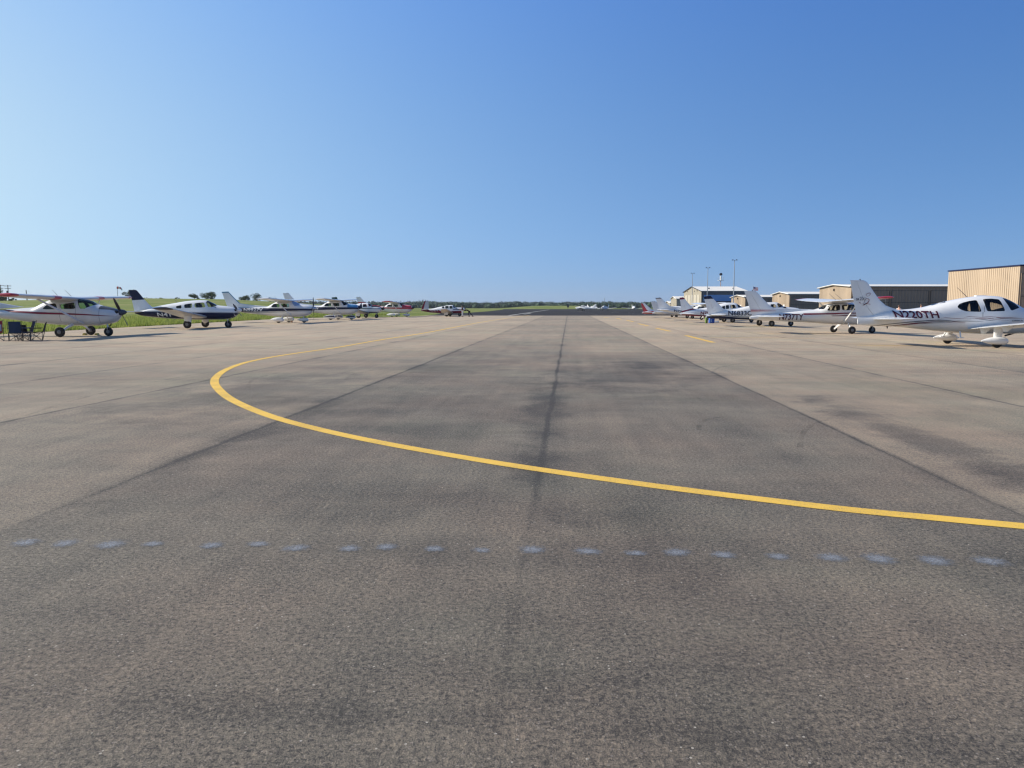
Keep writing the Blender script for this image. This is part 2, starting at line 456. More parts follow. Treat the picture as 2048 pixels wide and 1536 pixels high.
    if 'strut' in m:
        ss, (sl, sz) = m['strut']
        for side in (-1, 1):
            sb = MB(); f = ss / wd['half']
            sb.tube([(sl, side * (S.y(sl, sz) - .02), sz), (wl - wd['sweep'] * f - chd * .38, side * ss, wz + wd['rise'] * f - .05)], .05, 10, 0, True, .5)
            sb.build('wing_strut', cols.get('strut', body), root)
    # ---- landing gear
    r, tr = m['wr'], m['track']
    leg = cols.get('leg', body); fair = cols.get('fairing')
    for side in (-1, 1):
        lb = MB()
        if 'strut' in m:
            a = Vector((.12, side * .42, S.zb(.12) + .08)); b = Vector((0, side * (tr - .13), r + .02))
            lb.tube([a, a.lerp(b, .5) + Vector((0, 0, .03)), b, b + Vector((0, side * .1, -.01))], [.085, .07, .055, .04], 10, 0, True, .5)
        else:
            f = (tr - .05) / wd['half']; zt = wz + wd['rise'] * f - .02
            lb.tube([(m.get('leg_dx', .05), side * (tr - .02), zt), (.02, side * (tr - .06), r * 1.5), (0, side * (tr - .08), r)], cols.get('leg_r', [.16 if fair else .06, .09 if fair else .055, .045]), 12, 0, True, .55)
        lb.build('gear_leg', leg, root)
        wheel(root, 'wheel', (0, side * tr, r), r, r * .62)
        if fair: pant(root, (0, side * tr, r * 1.22), cols.get('pant_len', 1.05), r * .8, r * 1.9 * cols.get('pant_h', 1), fair, cols.get('fairing_band'))
        if cols.get('door'):
            db = MB(); db.bevbox((-.05, side * (tr + .16), r * 2.0), (.62, .03, r * 2.1), .012); db.build('gear_door', cols['door'], root)
    nl = m['nose_l']; nr = r * .9
    lb = MB(); zt = S.zb(nl) + .08
    lb.tube([(nl - .06, 0, zt), (nl - .03, 0, nr * 2.1)], .045, 10)
    for side in (-1, 1): lb.tube([(nl - .03, side * .02, nr * 2.1), (nl, side * nr * .48, nr * 1.9), (nl, side * nr * .48, nr)], .022, 8)
    lb.build('nose_strut', SILVER, root)
    wheel(root, 'wheel', (nl, 0, nr), nr, nr * .6)
    if fair: pant(root, (nl, 0, nr * 1.22), cols.get('pant_len', 1.05) * .85, nr * .8, nr * 1.8, cols.get('nose_fairing', fair), cols.get('fairing_band'))
    # ---- propeller
    pd = m['prop']; pl, pz = pd['hub']; rad = pd['rad']; ang = R(pd.get('ang', 0))
    pb = MB(); nb = pd.get('n', 2)
    for k in range(nb):
        t = ang + 2 * math.pi * k / nb; e = Vector((0, math.sin(t), math.cos(t))); tn = Vector((0, math.cos(t), -math.sin(t)))
        secs = []
        for f, cw, pt in ((.08, .10, 55), (.25, .15, 42), (.5, .17, 30), (.8, .14, 20), (.97, .09, 15), (1, .04, 15)):
            dirc = (tn * math.cos(R(pt)) + Vector((1, 0, 0)) * math.sin(R(pt))); nrm = e.cross(dirc)
            c0 = Vector((pl, 0, pz)) + e * rad * f
            secs.append((c0 + dirc * cw * .5, c0 - dirc * cw * .5, nrm, .12 * cw + .012))
        pb.foil(secs, 0, 1, 7)
    po = pb.build('propeller', cols.get('prop', DARKM), root)
    sb = MB(); sr = pd.get('spin', .17); sb.lathe([(-.06, sr), (.02, sr), (.12, sr * .9), (.22, sr * .66), (.3, sr * .35), (.34, .01)], (pl, 0, pz), 'x', 20)
    sb.build('spinner', cols.get('spinner', body), po)
    # ---- air inlets, exhaust, antennas
    for side in (-1, 1):
        ib = MB(); lx = S.l1 - .10; ib.bevbox((lx, side * S.w(lx) * .62, pz + .0), (.2, S.w(lx) * .55, .16), .05); ib.build('air_inlet', BLACKP, root)
    xb = MB(); lx = nl + .12; zz = S.zb(lx); xb.tube([(lx, .14, zz + .05), (lx - .05, .14, zz - .1), (lx - .16, .14, zz - .13)], .03, 8); xb.build('exhaust_pipe', DARKM, root)
    for a, b in m['whips']:
        wb = MB(); wb.tube([(a[0], 0, a[1] - .03), (b[0], 0, b[1])], [.012, .007], 6); wb.build('antenna', cols.get('whip', GREYP), root)
    return root, S

GL, GR = 'airplanes parked on the left side of the apron', 'airplanes parked in a row on the right side of the apron'

# --- A: white high-wing with red tips, cut by the left frame edge
spA = dict(
    prof=Z1((-420, 468, 505, .05), (-200, 472, 552, .22), (0, 474, 590, .36), (200, 463, 612, .44), (330, 452, 630, .5), (500, 438, 652, .55), (560, 408, 659, .56), (650, 362, 668, .57), (740, 330, 676, .57), (1000, 322, 690, .57), (1100, 322, 692, .57), (1180, 330, 692, .57), (1250, 350, 691, .56), (1345, 402, 689, .55), (1450, 428, 672, .5), (1560, 455, 648, .44), (1610, 476, 605, .36), (1640, 500, 560, .25)),
    stripes=[(MAROON, Z1((-300, 455), (-100, 462), (60, 474), (250, 490), (500, 505), (920, 520), (1200, 535), (1450, 554), (1560, 560)), Z1((-300, 458), (-100, 470), (60, 482), (160, 508), (300, 518), (560, 535), (900, 541), (1200, 551), (1450, 560), (1560, 562))),
             (GREYP, Z1((812, 395), (816, 395)), Z1((812, 640), (816, 640))), (GREYP, Z1((1050, 350), (1054, 350)), Z1((1050, 650), (1054, 650))), (GREYP, Z1((1362, 450), (1366, 450)), Z1((1362, 670), (1366, 670))), (GREYP, None, Z1((1345, 466), (1400, 469), (1500, 474), (1600, 486), (1625, 495)))],
    windows=[('window', Z1((580, 455), (640, 405), (745, 385), (770, 410), (785, 468), (600, 468))), ('window', Z1((818, 400), (1000, 376), (1015, 380), (1032, 462), (830, 466))),
             ('windshield', Z1((1062, 345), (1095, 325), (1200, 318), (1290, 338), (1352, 400), (1150, 461), (1090, 458)))],
    fin=list(zip(Z1((330, 436), (0, 380), (-150, 330), (-300, 150)), Z1((-420, 490), (-425, 440), (-440, 330), (-470, 150)))),
    stab=dict(root=Z1((-180, 505))[0], chord=1.2, tip=.75, half=1.9, sweep=.2, rise=0, t=.1, taper=True),
    wing=dict(root=Z1((1120, 326))[0], chord=1.65, tip=1.15, half=5.5, sweep=.05, rise=.14, t=.165, bands=[(1.75, 2.35, RED)]),
    strut=(3.0, Z1((1130, 664))[0]), nose=Z1((1470, 0))[0][0], track=1.45, wr=.27,
    prop=dict(hub=Z1((1650, 508))[0], rad=1.02, ang=-42, spin=.17),
    whips=[(Z1((800, 290))[0], Z1((715, 205))[0]), (Z1((980, 292))[0], Z1((885, 205))[0])])
cA = Craft(153.4, 40.8, 0); mA = measure(cA, spA)
build_airplane(cA, mA, 'high_wing_airplane', 'white high-wing airplane with red wing tips, nearest on the left, camp chairs at its tail', GL,
               dict(body=WHITE2, wing_tip=RED, glass=GLASSG, spinner=GREYP, leg=WHITE))

# --- B: white over navy low-wing
spB = dict(
    prof=Z2((200, 502, 522, .04), (300, 484, 553, .2), (450, 442, 574, .36), (600, 410, 587, .48), (780, 379, 599, .56), (920, 356, 605, .6), (1080, 344, 608, .61), (1180, 346, 608, .61), (1250, 370, 607, .6), (1340, 414, 606, .58), (1450, 426, 602, .52), (1530, 440, 586, .46), (1580, 458, 560, .4), (1605, 474, 525, .28)),
    stripes=[(NAVY, Z2((202, 503), (330, 500), (600, 502), (900, 513), (1200, 515), (1400, 518), (1604, 518)), None),
             (GREYP, Z2((330, 492), (600, 493), (900, 504), (1200, 506), (1400, 509), (1600, 510)), Z2((330, 495), (600, 497), (900, 508), (1200, 510), (1400, 513), (1600, 513)))],
    windows=[('window', Z2((765, 424), (840, 410), (838, 456), (768, 456))), ('window', Z2((877, 402), (986, 386), (982, 448), (880, 451))), ('window', Z2((1017, 384), (1148, 373), (1170, 442), (1022, 446))),
             ('windshield', Z2((1176, 372), (1205, 352), (1270, 376), (1338, 414), (1300, 428), (1240, 440), (1205, 436)))],
    fin=list(zip(Z2((470, 442), (440, 436), (395, 400), (335, 335), (235, 215), (215, 203)), Z2((200, 500), (192, 478), (180, 420), (163, 345), (120, 212), (118, 203)))),
    stab=dict(root=Z2((330, 500))[0], chord=1.05, tip=.95, half=2.2, sweep=.05, rise=0, t=.1, taper=True),
    wing=dict(root=Z2((1240, 580))[0], chord=2.05, tip=1.1, half=5.4, sweep=.75, rise=.74, t=.13, taper=True, tip_from=4.75, bands=[(4.75, 5.4, NAVY)]),
    nose=Z2((1474, 0))[0][0], track=1.62, wr=.3, prop=dict(hub=Z2((1606, 482))[0], rad=.98, ang=-62, spin=.2),
    text=[('N41', Z2((522, 564))[0], Z2((690, 513))[0], WHITE, -.1)], whips=[(Z2((785, 378))[0], Z2((740, 325))[0])])
cB = Craft(Z2((1058, 0))[0][0], 56.7, 0); mB = measure(cB, spB)
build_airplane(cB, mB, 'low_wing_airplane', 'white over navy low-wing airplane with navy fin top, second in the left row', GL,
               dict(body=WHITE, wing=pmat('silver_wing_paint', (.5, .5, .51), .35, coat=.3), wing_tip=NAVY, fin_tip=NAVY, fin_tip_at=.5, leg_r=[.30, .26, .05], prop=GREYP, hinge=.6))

# --- C: white high-wing with navy band; D, F and one on the right share its shape
spC = dict(
    prof=Z3((150, 446, 466, .05), (300, 443, 498, .22), (450, 440, 522, .4), (600, 437, 538, .52), (720, 432, 552, .6), (770, 405, 558, .62), (830, 374, 566, .64), (900, 357, 571, .66), (1055, 354, 574, .66), (1110, 372, 573, .65), (1165, 397, 570, .63), (1250, 407, 556, .58), (1300, 415, 535, .5), (1332, 428, 495, .4)),
    stripes=[(NAVY, Z3((155, 446), (330, 446), (800, 455), (1150, 458), (1325, 460)), Z3((155, 464), (330, 506), (800, 496), (1150, 487), (1325, 486))),
             (GREYP, Z3((330, 512), (800, 505), (1150, 496), (1310, 493)), Z3((330, 518), (800, 510), (1150, 499), (1310, 495)))],
    windows=[('window', Z3((765, 430), (800, 394), (882, 390), (882, 440), (780, 441))), ('window', Z3((903, 392), (1010, 390), (1016, 440), (910, 441))),
             ('windshield_cover', Z3((1050, 360), (1065, 352), (1110, 370), (1165, 397), (1150, 412), (1085, 428)))],
    fin=list(zip(Z3((740, 430), (480, 408), (345, 388), (260, 310), (187, 232)), Z3((170, 452), (166, 430), (152, 388), (122, 310), (95, 236)))),
    stab=dict(root=Z3((330, 455))[0], chord=1.4, tip=.9, half=2.0, sweep=.25, rise=0, t=.1, taper=True),
    wing=dict(root=Z3((1080, 352))[0], chord=1.85, tip=1.35, half=6.2, sweep=.05, rise=.16, t=.13),
    strut=(3.1, Z3((1040, 560))[0]), nose=Z3((1215, 0))[0][0], track=1.42, wr=.25,
    prop=dict(hub=Z3((1345, 458))[0], rad=1.12, ang=0, spin=.2),
    text=[('N9927V', Z3((394, 497))[0], Z3((655, 454))[0], WHITE, .05)])
cC = Craft(Z3((951, 0))[0][0], 75, -3.5); mC = measure(cC, spC)
build_airplane(cC, mC, 'high_wing_airplane', 'white high-wing airplane with navy band lettered N9927V and a cover on its windshield', GL,
               dict(body=WHITE, fin_edge=TEAL, fairing=WHITE, spinner=SILVER, hinge=.6, pant_len=1.35, glass=GLASSG))
def variant(m, **kw): d = dict(m); d.update(kw); return d
def capx(m, l0, zlo, col):  # coloured cowling top from the windshield forward
    S = Skin(m['prof']); l1 = S.l1 - .03
    return (col, None, [(l0, zlo), (l1, zlo - .06)])
mD = scaled(mC, 1.03, 1.05, 1.07); wlD = mD['windows']
mD = variant(mD, prop=dict(mD['prop'], ang=62), text=[('H', (mD['text'][0][2][0] - .15, mD['text'][0][1][1]), (mD['text'][0][2][0] + .12, mD['text'][0][2][1]), WHITE, .1)],
             stripes=mD['stripes'][:1] + [capx(mD, 1.84, 1.50, SKYB)], windows=[(n.replace('_cover', ''), p) for n, p in mD['windows']])
build_airplane(Craft(670.4, 92, -4.6), mD, 'high_wing_airplane', 'white high-wing airplane with light blue cowling and dark blue wheel fairings, behind the N9927V one', GL,
               dict(body=WHITE, fairing=WHITE, fairing_band=NAVY, spinner=NAVY, prop=GREYP, hinge=.6, pant_len=1.5, glass=GLASSG))
mF = scaled(mC, .985, .95, 1.02)
st = mF['stripes'][0]
mF['wing'] = dict(mF['wing'], tip_from=mF['wing']['half'] * .72, bands=[(mF['wing']['half'] * .72, mF['wing']['half'], RED)])
mF = variant(mF, text=[], prop=dict(mF['prop'], ang=65), stripes=[(RED, [(p[0], p[1] + .02) for p in st[1]], [(p[0], p[1] - (.06 + .022 * (p[0] + 6))) for p in st[1]]), capx(mF, 1.45, 1.43, RED)], windows=[(n.replace('_cover', ''), p) for n, p in mF['windows']])
build_airplane(Craft(789.4, 118, -7), mF, 'high_wing_airplane', 'white high-wing airplane with red cowling and red wing tips, far end of the left row', GL,
               dict(body=WHITE, fairing=WHITE, wing_tip=RED, fin_low=RED, fin_low_at=.45, spinner=DARKM, hinge=.6, pant_len=1.4, glass=GLASSG))

# --- E: low-wing with green-black nose and dark green fin
spE = dict(
    prof=ZE((420, 332, 350, .05), (520, 318, 375, .25), (650, 302, 395, .42), (780, 287, 405, .52), (870, 264, 412, .6), (930, 248, 418, .64), (1010, 241, 424, .66), (1090, 243, 428, .66), (1130, 262, 430, .64), (1165, 292, 432, .62), (1230, 301, 430, .57), (1290, 311, 418, .5), (1325, 325, 395, .4), (1345, 342, 375, .3)),
    stripes=[(BLACKP, None, ZE((1140, 312), (1300, 322), (1342, 350))), (GREEN, ZE((700, 338), (930, 336), (1310, 345)), ZE((700, 345), (930, 350), (1310, 356))), (GREYP, ZE((700, 395), (900, 405), (1250, 415)), None)],
    windows=[('window', ZE((928, 272), (970, 264), (972, 318), (922, 316))), ('window', ZE((984, 264), (1050, 260), (1066, 314), (984, 320))), ('windshield', ZE((1080, 258), (1098, 246), (1130, 262), (1160, 290), (1100, 308)))],
    fin=list(zip(ZE((600, 312), (560, 290), (500, 130)), ZE((432, 335), (428, 290), (402, 138)))),
    stab=dict(root=ZE((540, 340))[0], chord=1.2, tip=.7, half=1.9, sweep=.3, rise=0, t=.1, taper=True),
    wing=dict(root=ZE((1130, 428))[0], chord=2.2, tip=1.15, half=5.1, sweep=.5, rise=.62, t=.14, taper=True),
    nose=ZE((1240, 0))[0][0], track=1.5, wr=.31, prop=dict(hub=ZE((1350, 348))[0], rad=1.0, ang=70, spin=.2))
cE = Craft(ZE((985, 0))[0][0], 106, -9); mE = measure(cE, spE)
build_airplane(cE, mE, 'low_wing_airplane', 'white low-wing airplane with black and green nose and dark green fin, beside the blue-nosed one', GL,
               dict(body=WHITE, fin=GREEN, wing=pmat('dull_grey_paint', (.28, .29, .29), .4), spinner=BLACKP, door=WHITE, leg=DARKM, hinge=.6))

# --- G: maroon and white low-wing being pushed
spG = dict(
    prof=ZM((205, 505, 540, .06), (320, 482, 560, .2), (480, 475, 590, .35), (600, 465, 605, .43), (760, 425, 615, .52), (880, 400, 622, .58), (1000, 375, 628, .62), (1150, 350, 630, .64), (1270, 345, 632, .64), (1330, 370, 632, .62), (1390, 425, 630, .6), (1500, 428, 628, .54), (1590, 432, 615, .46), (1640, 450, 580, .35)),
    stripes=[(MAROON, ZM((210, 512), (400, 520), (480, 500), (800, 505), (860, 540), (1000, 570), (1330, 545), (1630, 535)), None), (GREYP, ZM((1290, 480), (1450, 478), (1625, 470)), ZM((1290, 500), (1450, 505), (1625, 505)))],
    windows=[('window', ZM((925, 395), (1005, 385), (1005, 455), (925, 455))), ('window', ZM((1030, 378), (1150, 370), (1150, 460), (1035, 462))), ('window', ZM((1175, 372), (1270, 370), (1285, 465), (1180, 465))), ('windshield', ZM((1290, 368), (1300, 352), (1345, 378), (1395, 425), (1330, 445)))],
    fin=list(zip(ZM((500, 482), (470, 470), (462, 205), (455, 192)), ZM((210, 508), (218, 480), (325, 215), (340, 192)))),
    stab=dict(root=ZM((470, 490))[0], chord=1.15, tip=.7, half=1.85, sweep=0, rise=0, t=.1, taper=True),
    wing=dict(root=ZM((1330, 610))[0], chord=2.1, tip=1.0, half=5.2, sweep=.15, rise=.62, t=.14, taper=True),
    nose=ZM((1525, 0))[0][0], track=1.5, wr=.3, prop=dict(hub=ZM((1648, 480))[0], rad=.98, ang=80, spin=.2),
    text=[('N2767V', ZM((500, 556))[0], ZM((800, 494))[0], WHITE, 0)], whips=[(ZM((1165, 350))[0], ZM((1170, 305))[0])])
cG = Craft(ZM((1148, 0))[0][0], 122, -6); mG = measure(cG, spG)
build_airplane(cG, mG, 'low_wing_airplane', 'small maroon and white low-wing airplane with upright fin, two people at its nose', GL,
               dict(body=WHITE, wing=pmat('tan_grey_wing_reflection', (.42, .38, .35), .4), fin=pmat('grey_fin_paint', (.42, .44, .46), .4), door=WHITE, leg=DARKM, hinge=.72, rudder=MAROON))  # wing colour carries the tan reflection on its underside

# --- right row: white low-wing N220TH, nearest
spH = dict(n=2.3,
    prof=Z8((156, 648, 732, .02), (290, 632, 748, .13), (450, 590, 753, .25), (560, 572, 757, .31), (640, 566, 762, .36), (760, 556, 775, .43), (900, 536, 790, .5), (1100, 484, 813, .58), (1300, 441, 828, .63), (1450, 417, 834, .66), (1600, 405, 838, .67), (1720, 411, 838, .67), (1800, 431, 838, .67), (1900, 481, 838, .66), (2000, 541, 838, .64), (2060, 550, 835, .6), (2150, 568, 815, .5), (2210, 595, 780, .38), (2240, 625, 740, .25)),
    windows=[('window', ZA((600, 575), (635, 527), (720, 490), (860, 455), (985, 438), (1025, 450), (1052, 510), (1090, 590), (1120, 670), (1105, 693), (940, 690), (780, 682), (680, 648), (618, 610))),
             ('window', ZA((1138, 415), (1330, 404), (1495, 420), (1545, 470), (1592, 560), (1634, 650), (1625, 679), (1280, 684), (1242, 665), (1205, 570))),
             ('windshield', ZA((1580, 396), (1690, 410), (1850, 510), (1950, 600), (1800, 662), (1760, 652), (1720, 580), (1650, 480)))],
    fin=list(zip(Z8((680, 604), (640, 572), (560, 549), (475, 517), (405, 455), (340, 365), (295, 295), (262, 250), (222, 229)), Z8((170, 705), (150, 672), (138, 610), (122, 530), (106, 440), (92, 360), (82, 300), (75, 250), (70, 229)))),
    stab=dict(root=Z8((640, 664))[0], chord=1.2, tip=.75, half=1.95, sweep=.42, rise=.02, t=.1, taper=True),
    wing=dict(root=ZA((1450, 1060))[0], chord=1.55, tip=.95, half=5.45, sweep=.25, rise=.48, t=.15, taper=True),
    nose=2082, track=1.66, wr=.21, prop=dict(hub=Z8((2245, 668))[0], rad=.95, ang=20, spin=.2, n=3),
    text=[('N220TH', Z8((585, 662))[0], Z8((1082, 582))[0], DMAROON, -.3), ('CIRRUS', ZA((1772, 900))[0], ZA((2015, 872))[0], GREYP, 0)],
    whips=[(ZA((815, 362))[0], ZA((592, 165))[0])])
def swish(pts, th, col=MAROON):
    """thin tapered pin-stripe through the given points"""
    n = len(pts); up, lo = [], []
    for i, (x, y) in enumerate(pts):
        t = .6 * th * (.25 + math.sin(math.pi * i / (n - 1)) * .75); up.append((x, y - t)); lo.append((x, y + t))
    return (col, up, lo)
sw = [(ZA((-1350, 1010), (-900, 960), (-300, 905), (100, 880), (480, 885)), .9), (ZA((-1250, 1040), (-700, 985), (-200, 935), (200, 905), (640, 890)), .8),
      (ZA((-1100, 1030), (-500, 960), (0, 910), (400, 895), (780, 932)), .7), (ZA((-900, 1000), (-300, 930), (300, 900), (800, 895), (1160, 908)), .8),
      (ZA((-600, 985), (-100, 940), (300, 930), (770, 932)), .5), (ZA((230, 832), (330, 822), (600, 840), (900, 850)), .6), (ZA((-500, 900), (0, 880), (250, 870), (500, 886)), .6),
      (ZA((730, 812), (850, 798), (1100, 812), (1380, 835)), .6), (ZA((810, 850), (1000, 835), (1250, 845), (1400, 825)), .5), (ZA((980, 842), (1150, 862), (1300, 880), (1425, 885)), .6),
      (ZA((1130, 798), (1300, 798), (1500, 812), (1900, 808)), .5), (ZA((1440, 815), (1540, 830), (1750, 826), (2040, 836)), .9), (ZA((1300, 845), (1600, 842), (1900, 846)), .4), (ZA((1000, 850), (1300, 846), (1560, 870), (1760, 890)), .4),
      (ZA((-1150, 985), (-600, 930), (-100, 885), (230, 860)), .7), (ZA((-800, 1010), (-300, 955), (200, 930), (500, 925)), .5)]
seam = lambda zm, x, y0, y1: (GREYP, zm((x, y0), (x + .5, y0)), zm((x, y1), (x + .5, y1)))
spH['stripes'] = [seam(ZA, 1148, 700, 800), seam(ZA, 1172, 560, 700), seam(Z8, 2052, 560, 800)] + [swish(p, t, MAROON if i % 3 else GREYP) for i, (p, t) in enumerate(sw)]
cH = Craft(1941.5, 30.8, 0); mH = measure(cH, spH)
rootH, SH = build_airplane(cH, mH, 'low_wing_airplane', 'sleek white low-wing airplane lettered N220TH, nearest in the right row', GR,
               dict(body=WHITE, fairing=WHITE, leg_r=[.21, .14, .08], pant_len=1.05, pant_h=.82, glass=glass('smoked_window', (.62, .62, .6)), hinge=.62))
# its own extras: rear skylight, roof bump, step, flap-track fairings, fin lettering
fm_ = Zm(1688, 520, .17578)
sk = [ZA((90, 527), (250, 472), (390, 460), (360, 488), (150, 528))][0]
skm = [cH.p(x, y, -.25) for x, y in sk]; fu, fl, l0, l1 = poly_bounds(skm)
for side in (-1, 1):
    b = MB(); SH.patch(b, lambda l: min(fu(l), SH.zt(l) - .005), fl, l0, l1, side, .008, 0, 20, 6); b.build('rear_skylight', GLASSD, rootH, 60)
b = MB(); q = cH.p(*ZA((1090, 345))[0]); b.bevbox((q[0], 0, q[1] - .01), (.42, .16, .06), .025); b.build('roof_antenna_blister', WHITE, rootH)
for side in (-1, 1):
    b = MB(); q = cH.p(*ZA((690, 1110))[0]); q2 = cH.p(*ZA((680, 1245))[0])
    b.tube([(q[0] - .35, side * .45, q[1]), (q2[0] - .4, side * .62, q2[1] + .02)], .03, 8); b.bevbox((q2[0] - .4, side * .66, q2[1]), (.2, .14, .03), .01); b.build('boarding_step', WHITE, rootH)
    for s in (1.15, 2.4, 3.6):
        f = s / 5.45; wl, wz = mH['wing']['root']; lt = wl - .25 * f - (1.55 - .6 * f) * .85; zz = wz + .48 * f - .06
        b = MB(); b.foil([(Vector((lt + .3, side * s, zz)), Vector((lt - .15, side * s, zz)), Vector((0, 1, 0)), .06), (Vector((lt + .08, side * s, zz - .2)), Vector((lt - .1, side * s, zz - .2)), Vector((0, 1, 0)), .03)], 0, 1, 7); b.build('flap_bracket', WHITE, rootH)
b = MB(); q, q2, q3 = cH.p(2013, 671.5), cH.p(2038, 664.5), cH.p(2062, 660)
b.tube([(q[0], .1, q[1]), (q2[0], .1, q2[1])], .035, 8, 0); b.tube([(q2[0], .1, q2[1]), (q3[0], .1, q3[1] + .05)], .055, 10, 1); b.build('tow_bar', [BLACKP, SILVER], rootH)  # black rod and grey cylinder, taken for a tow bar, hung at the belly
def fin_mark(pts, th, part, mat, off):
    b = MB(); vs, fs = [], []
    P = [Vector((*cH.p(x, y, off), 0)) for x, y in pts]; n = len(P)
    for i, p in enumerate(P):
        d = (P[min(i + 1, n - 1)] - P[max(i - 1, 0)]).normalized(); nn = Vector((-d.y, d.x, 0)); t = th * (.35 + .65 * math.sin(math.pi * (i + .3) / (n - .4)))
        for e in (-1, 1): vs.append((p.x + nn.x * t * e, off, p.y + nn.y * t * e))
    for i in range(n - 1): fs.append((2 * i, 2 * i + 1, 2 * i + 3, 2 * i + 2))
    b.add(vs, fs); return b
mk = MB()
def catmull(p, k=6):
    q = []
    for i in range(len(p) - 1):
        a, b_, c_, d_ = p[max(i - 1, 0)], p[i], p[i + 1], p[min(i + 2, len(p) - 1)]
        for j in range(k):
            t = j / k; q.append(tuple(.5 * ((2 * b_[e]) + (-a[e] + c_[e]) * t + (2 * a[e] - 5 * b_[e] + 4 * c_[e] - d_[e]) * t * t + (-a[e] + 3 * b_[e] - 3 * c_[e] + d_[e]) * t ** 3) for e in (0, 1)))
    q.append(p[-1]); return q
for pts, th in ((Z8((268, 412), (250, 402), (262, 385), (292, 375), (300, 385), (288, 405), (262, 414)), .013), (Z8((236, 450), (262, 440), (286, 450), (280, 475), (252, 498), (215, 515), (245, 500), (270, 498), (302, 505)), .022),
                (Z8((172, 478), (182, 488), (195, 490)), .02), (Z8((240, 470), (225, 490), (210, 495)), .01)):
    e = fin_mark(catmull(pts), th * .6, '', MAROON, -.069); mk.add(e.v, e.f, 1)
for t, a, bb_, w in (('SR', (137, 461), (176, 434), .02), ('20', (180, 458), (222, 420), -.004), ('G2', (222, 460), (255, 428), -.008)):
    vs, fs = text_geo(t, w); A, B = cH.p(*Z8(a)[0], -.069), cH.p(*Z8(bb_)[0], -.069)
    mk.add([(A[0] + x * (B[0] - A[0]), -.069, A[1] + y * (B[1] - A[1])) for x, y in vs], fs, 0)
mk.build('fin_lettering', [NAVY, MAROON], rootH, 0)

# --- N737TY
spI = dict(
    prof=Z7((300, 562, 590, .04), (420, 537, 603, .16), (560, 522, 610, .27), (700, 512, 618, .37), (900, 492, 628, .47), (1100, 471, 640, .55), (1160, 440, 645, .57), (1230, 408, 650, .59), (1330, 396, 655, .6), (1560, 392, 660, .6), (1620, 418, 660, .6), (1700, 457, 658, .57), (1800, 470, 654, .52), (1880, 484, 640, .44), (1930, 505, 608, .3)),
    stripes=[(MAROON, Z7((945, 522), (1250, 520), (1450, 514), (1880, 510)), Z7((945, 541), (1250, 534), (1450, 525), (1880, 514))), (GREYP, Z7((1220, 533), (1400, 528), (1800, 520)), Z7((1220, 536), (1400, 531), (1800, 523))),
             (MAROON, Z7((1280, 541), (1420, 543), (1800, 536)), Z7((1280, 545), (1420, 549), (1800, 541))), (GREYP, Z7((1290, 553), (1450, 551), (1750, 545)), Z7((1290, 557), (1450, 556), (1750, 548)))],
    windows=[('window', Z7((1110, 472), (1160, 430), (1212, 418), (1194, 472))), ('window', Z7((1225, 490), (1262, 434), (1378, 414), (1384, 490))), ('window', Z7((1402, 420), (1560, 414), (1575, 482), (1412, 486))), ('windshield', Z7((1590, 410), (1610, 400), (1700, 455), (1640, 482), (1605, 482)))],
    fin=list(zip(Z7((1060, 474), (800, 466), (590, 456), (540, 432), (450, 335), (365, 246)), Z7((345, 596), (330, 562), (318, 530), (300, 470), (262, 350), (232, 256)))),
    stab=dict(root=Z7((650, 556))[0], chord=1.35, tip=.85, half=1.75, sweep=.3, rise=0, t=.1, taper=True),
    wing=dict(root=Z7((1480, 378))[0], chord=1.6, tip=1.1, half=5.5, sweep=.03, rise=.18, t=.13),
    strut=(2.9, Z7((1440, 648))[0]), nose=Z7((1780, 0))[0][0], track=1.25, wr=.225, prop=dict(hub=Z7((1945, 520))[0], rad=.95, ang=12, spin=.17),
    text=[('N737TY', Z7((648, 600))[0], Z7((942, 530))[0], DMAROON, 0)], whips=[(Z7((1345, 366))[0], Z7((1255, 285))[0]), (Z7((1425, 362))[0], Z7((1325, 285))[0])])
cI = Craft(1683.6, 45.2, 0); mI = measure(cI, spI)
rootI, SI = build_airplane(cI, mI, 'high_wing_airplane', 'white high-wing airplane lettered N737TY with maroon stripes and red wing tips', GR,
               dict(body=WHITE, wing_tip=RED, hinge=.55))
b = MB()
for y0, y1, th in ((492, 488, 4), (480, 478, 2), (503, 497, 1.5)):
    A, B = cI.p(*Z7((310, y0))[0], -.07), cI.p(*Z7((620, y1))[0], -.07); t = th * .0051
    b.add([(A[0], -.066, A[1] - t), (A[0], -.066, A[1] + t), (B[0], -.066, B[1] + t * .2), (B[0], -.066, B[1] - t * .2)], [(0, 1, 2, 3)])
b.build('fin_stripe', RED, rootI, 0)

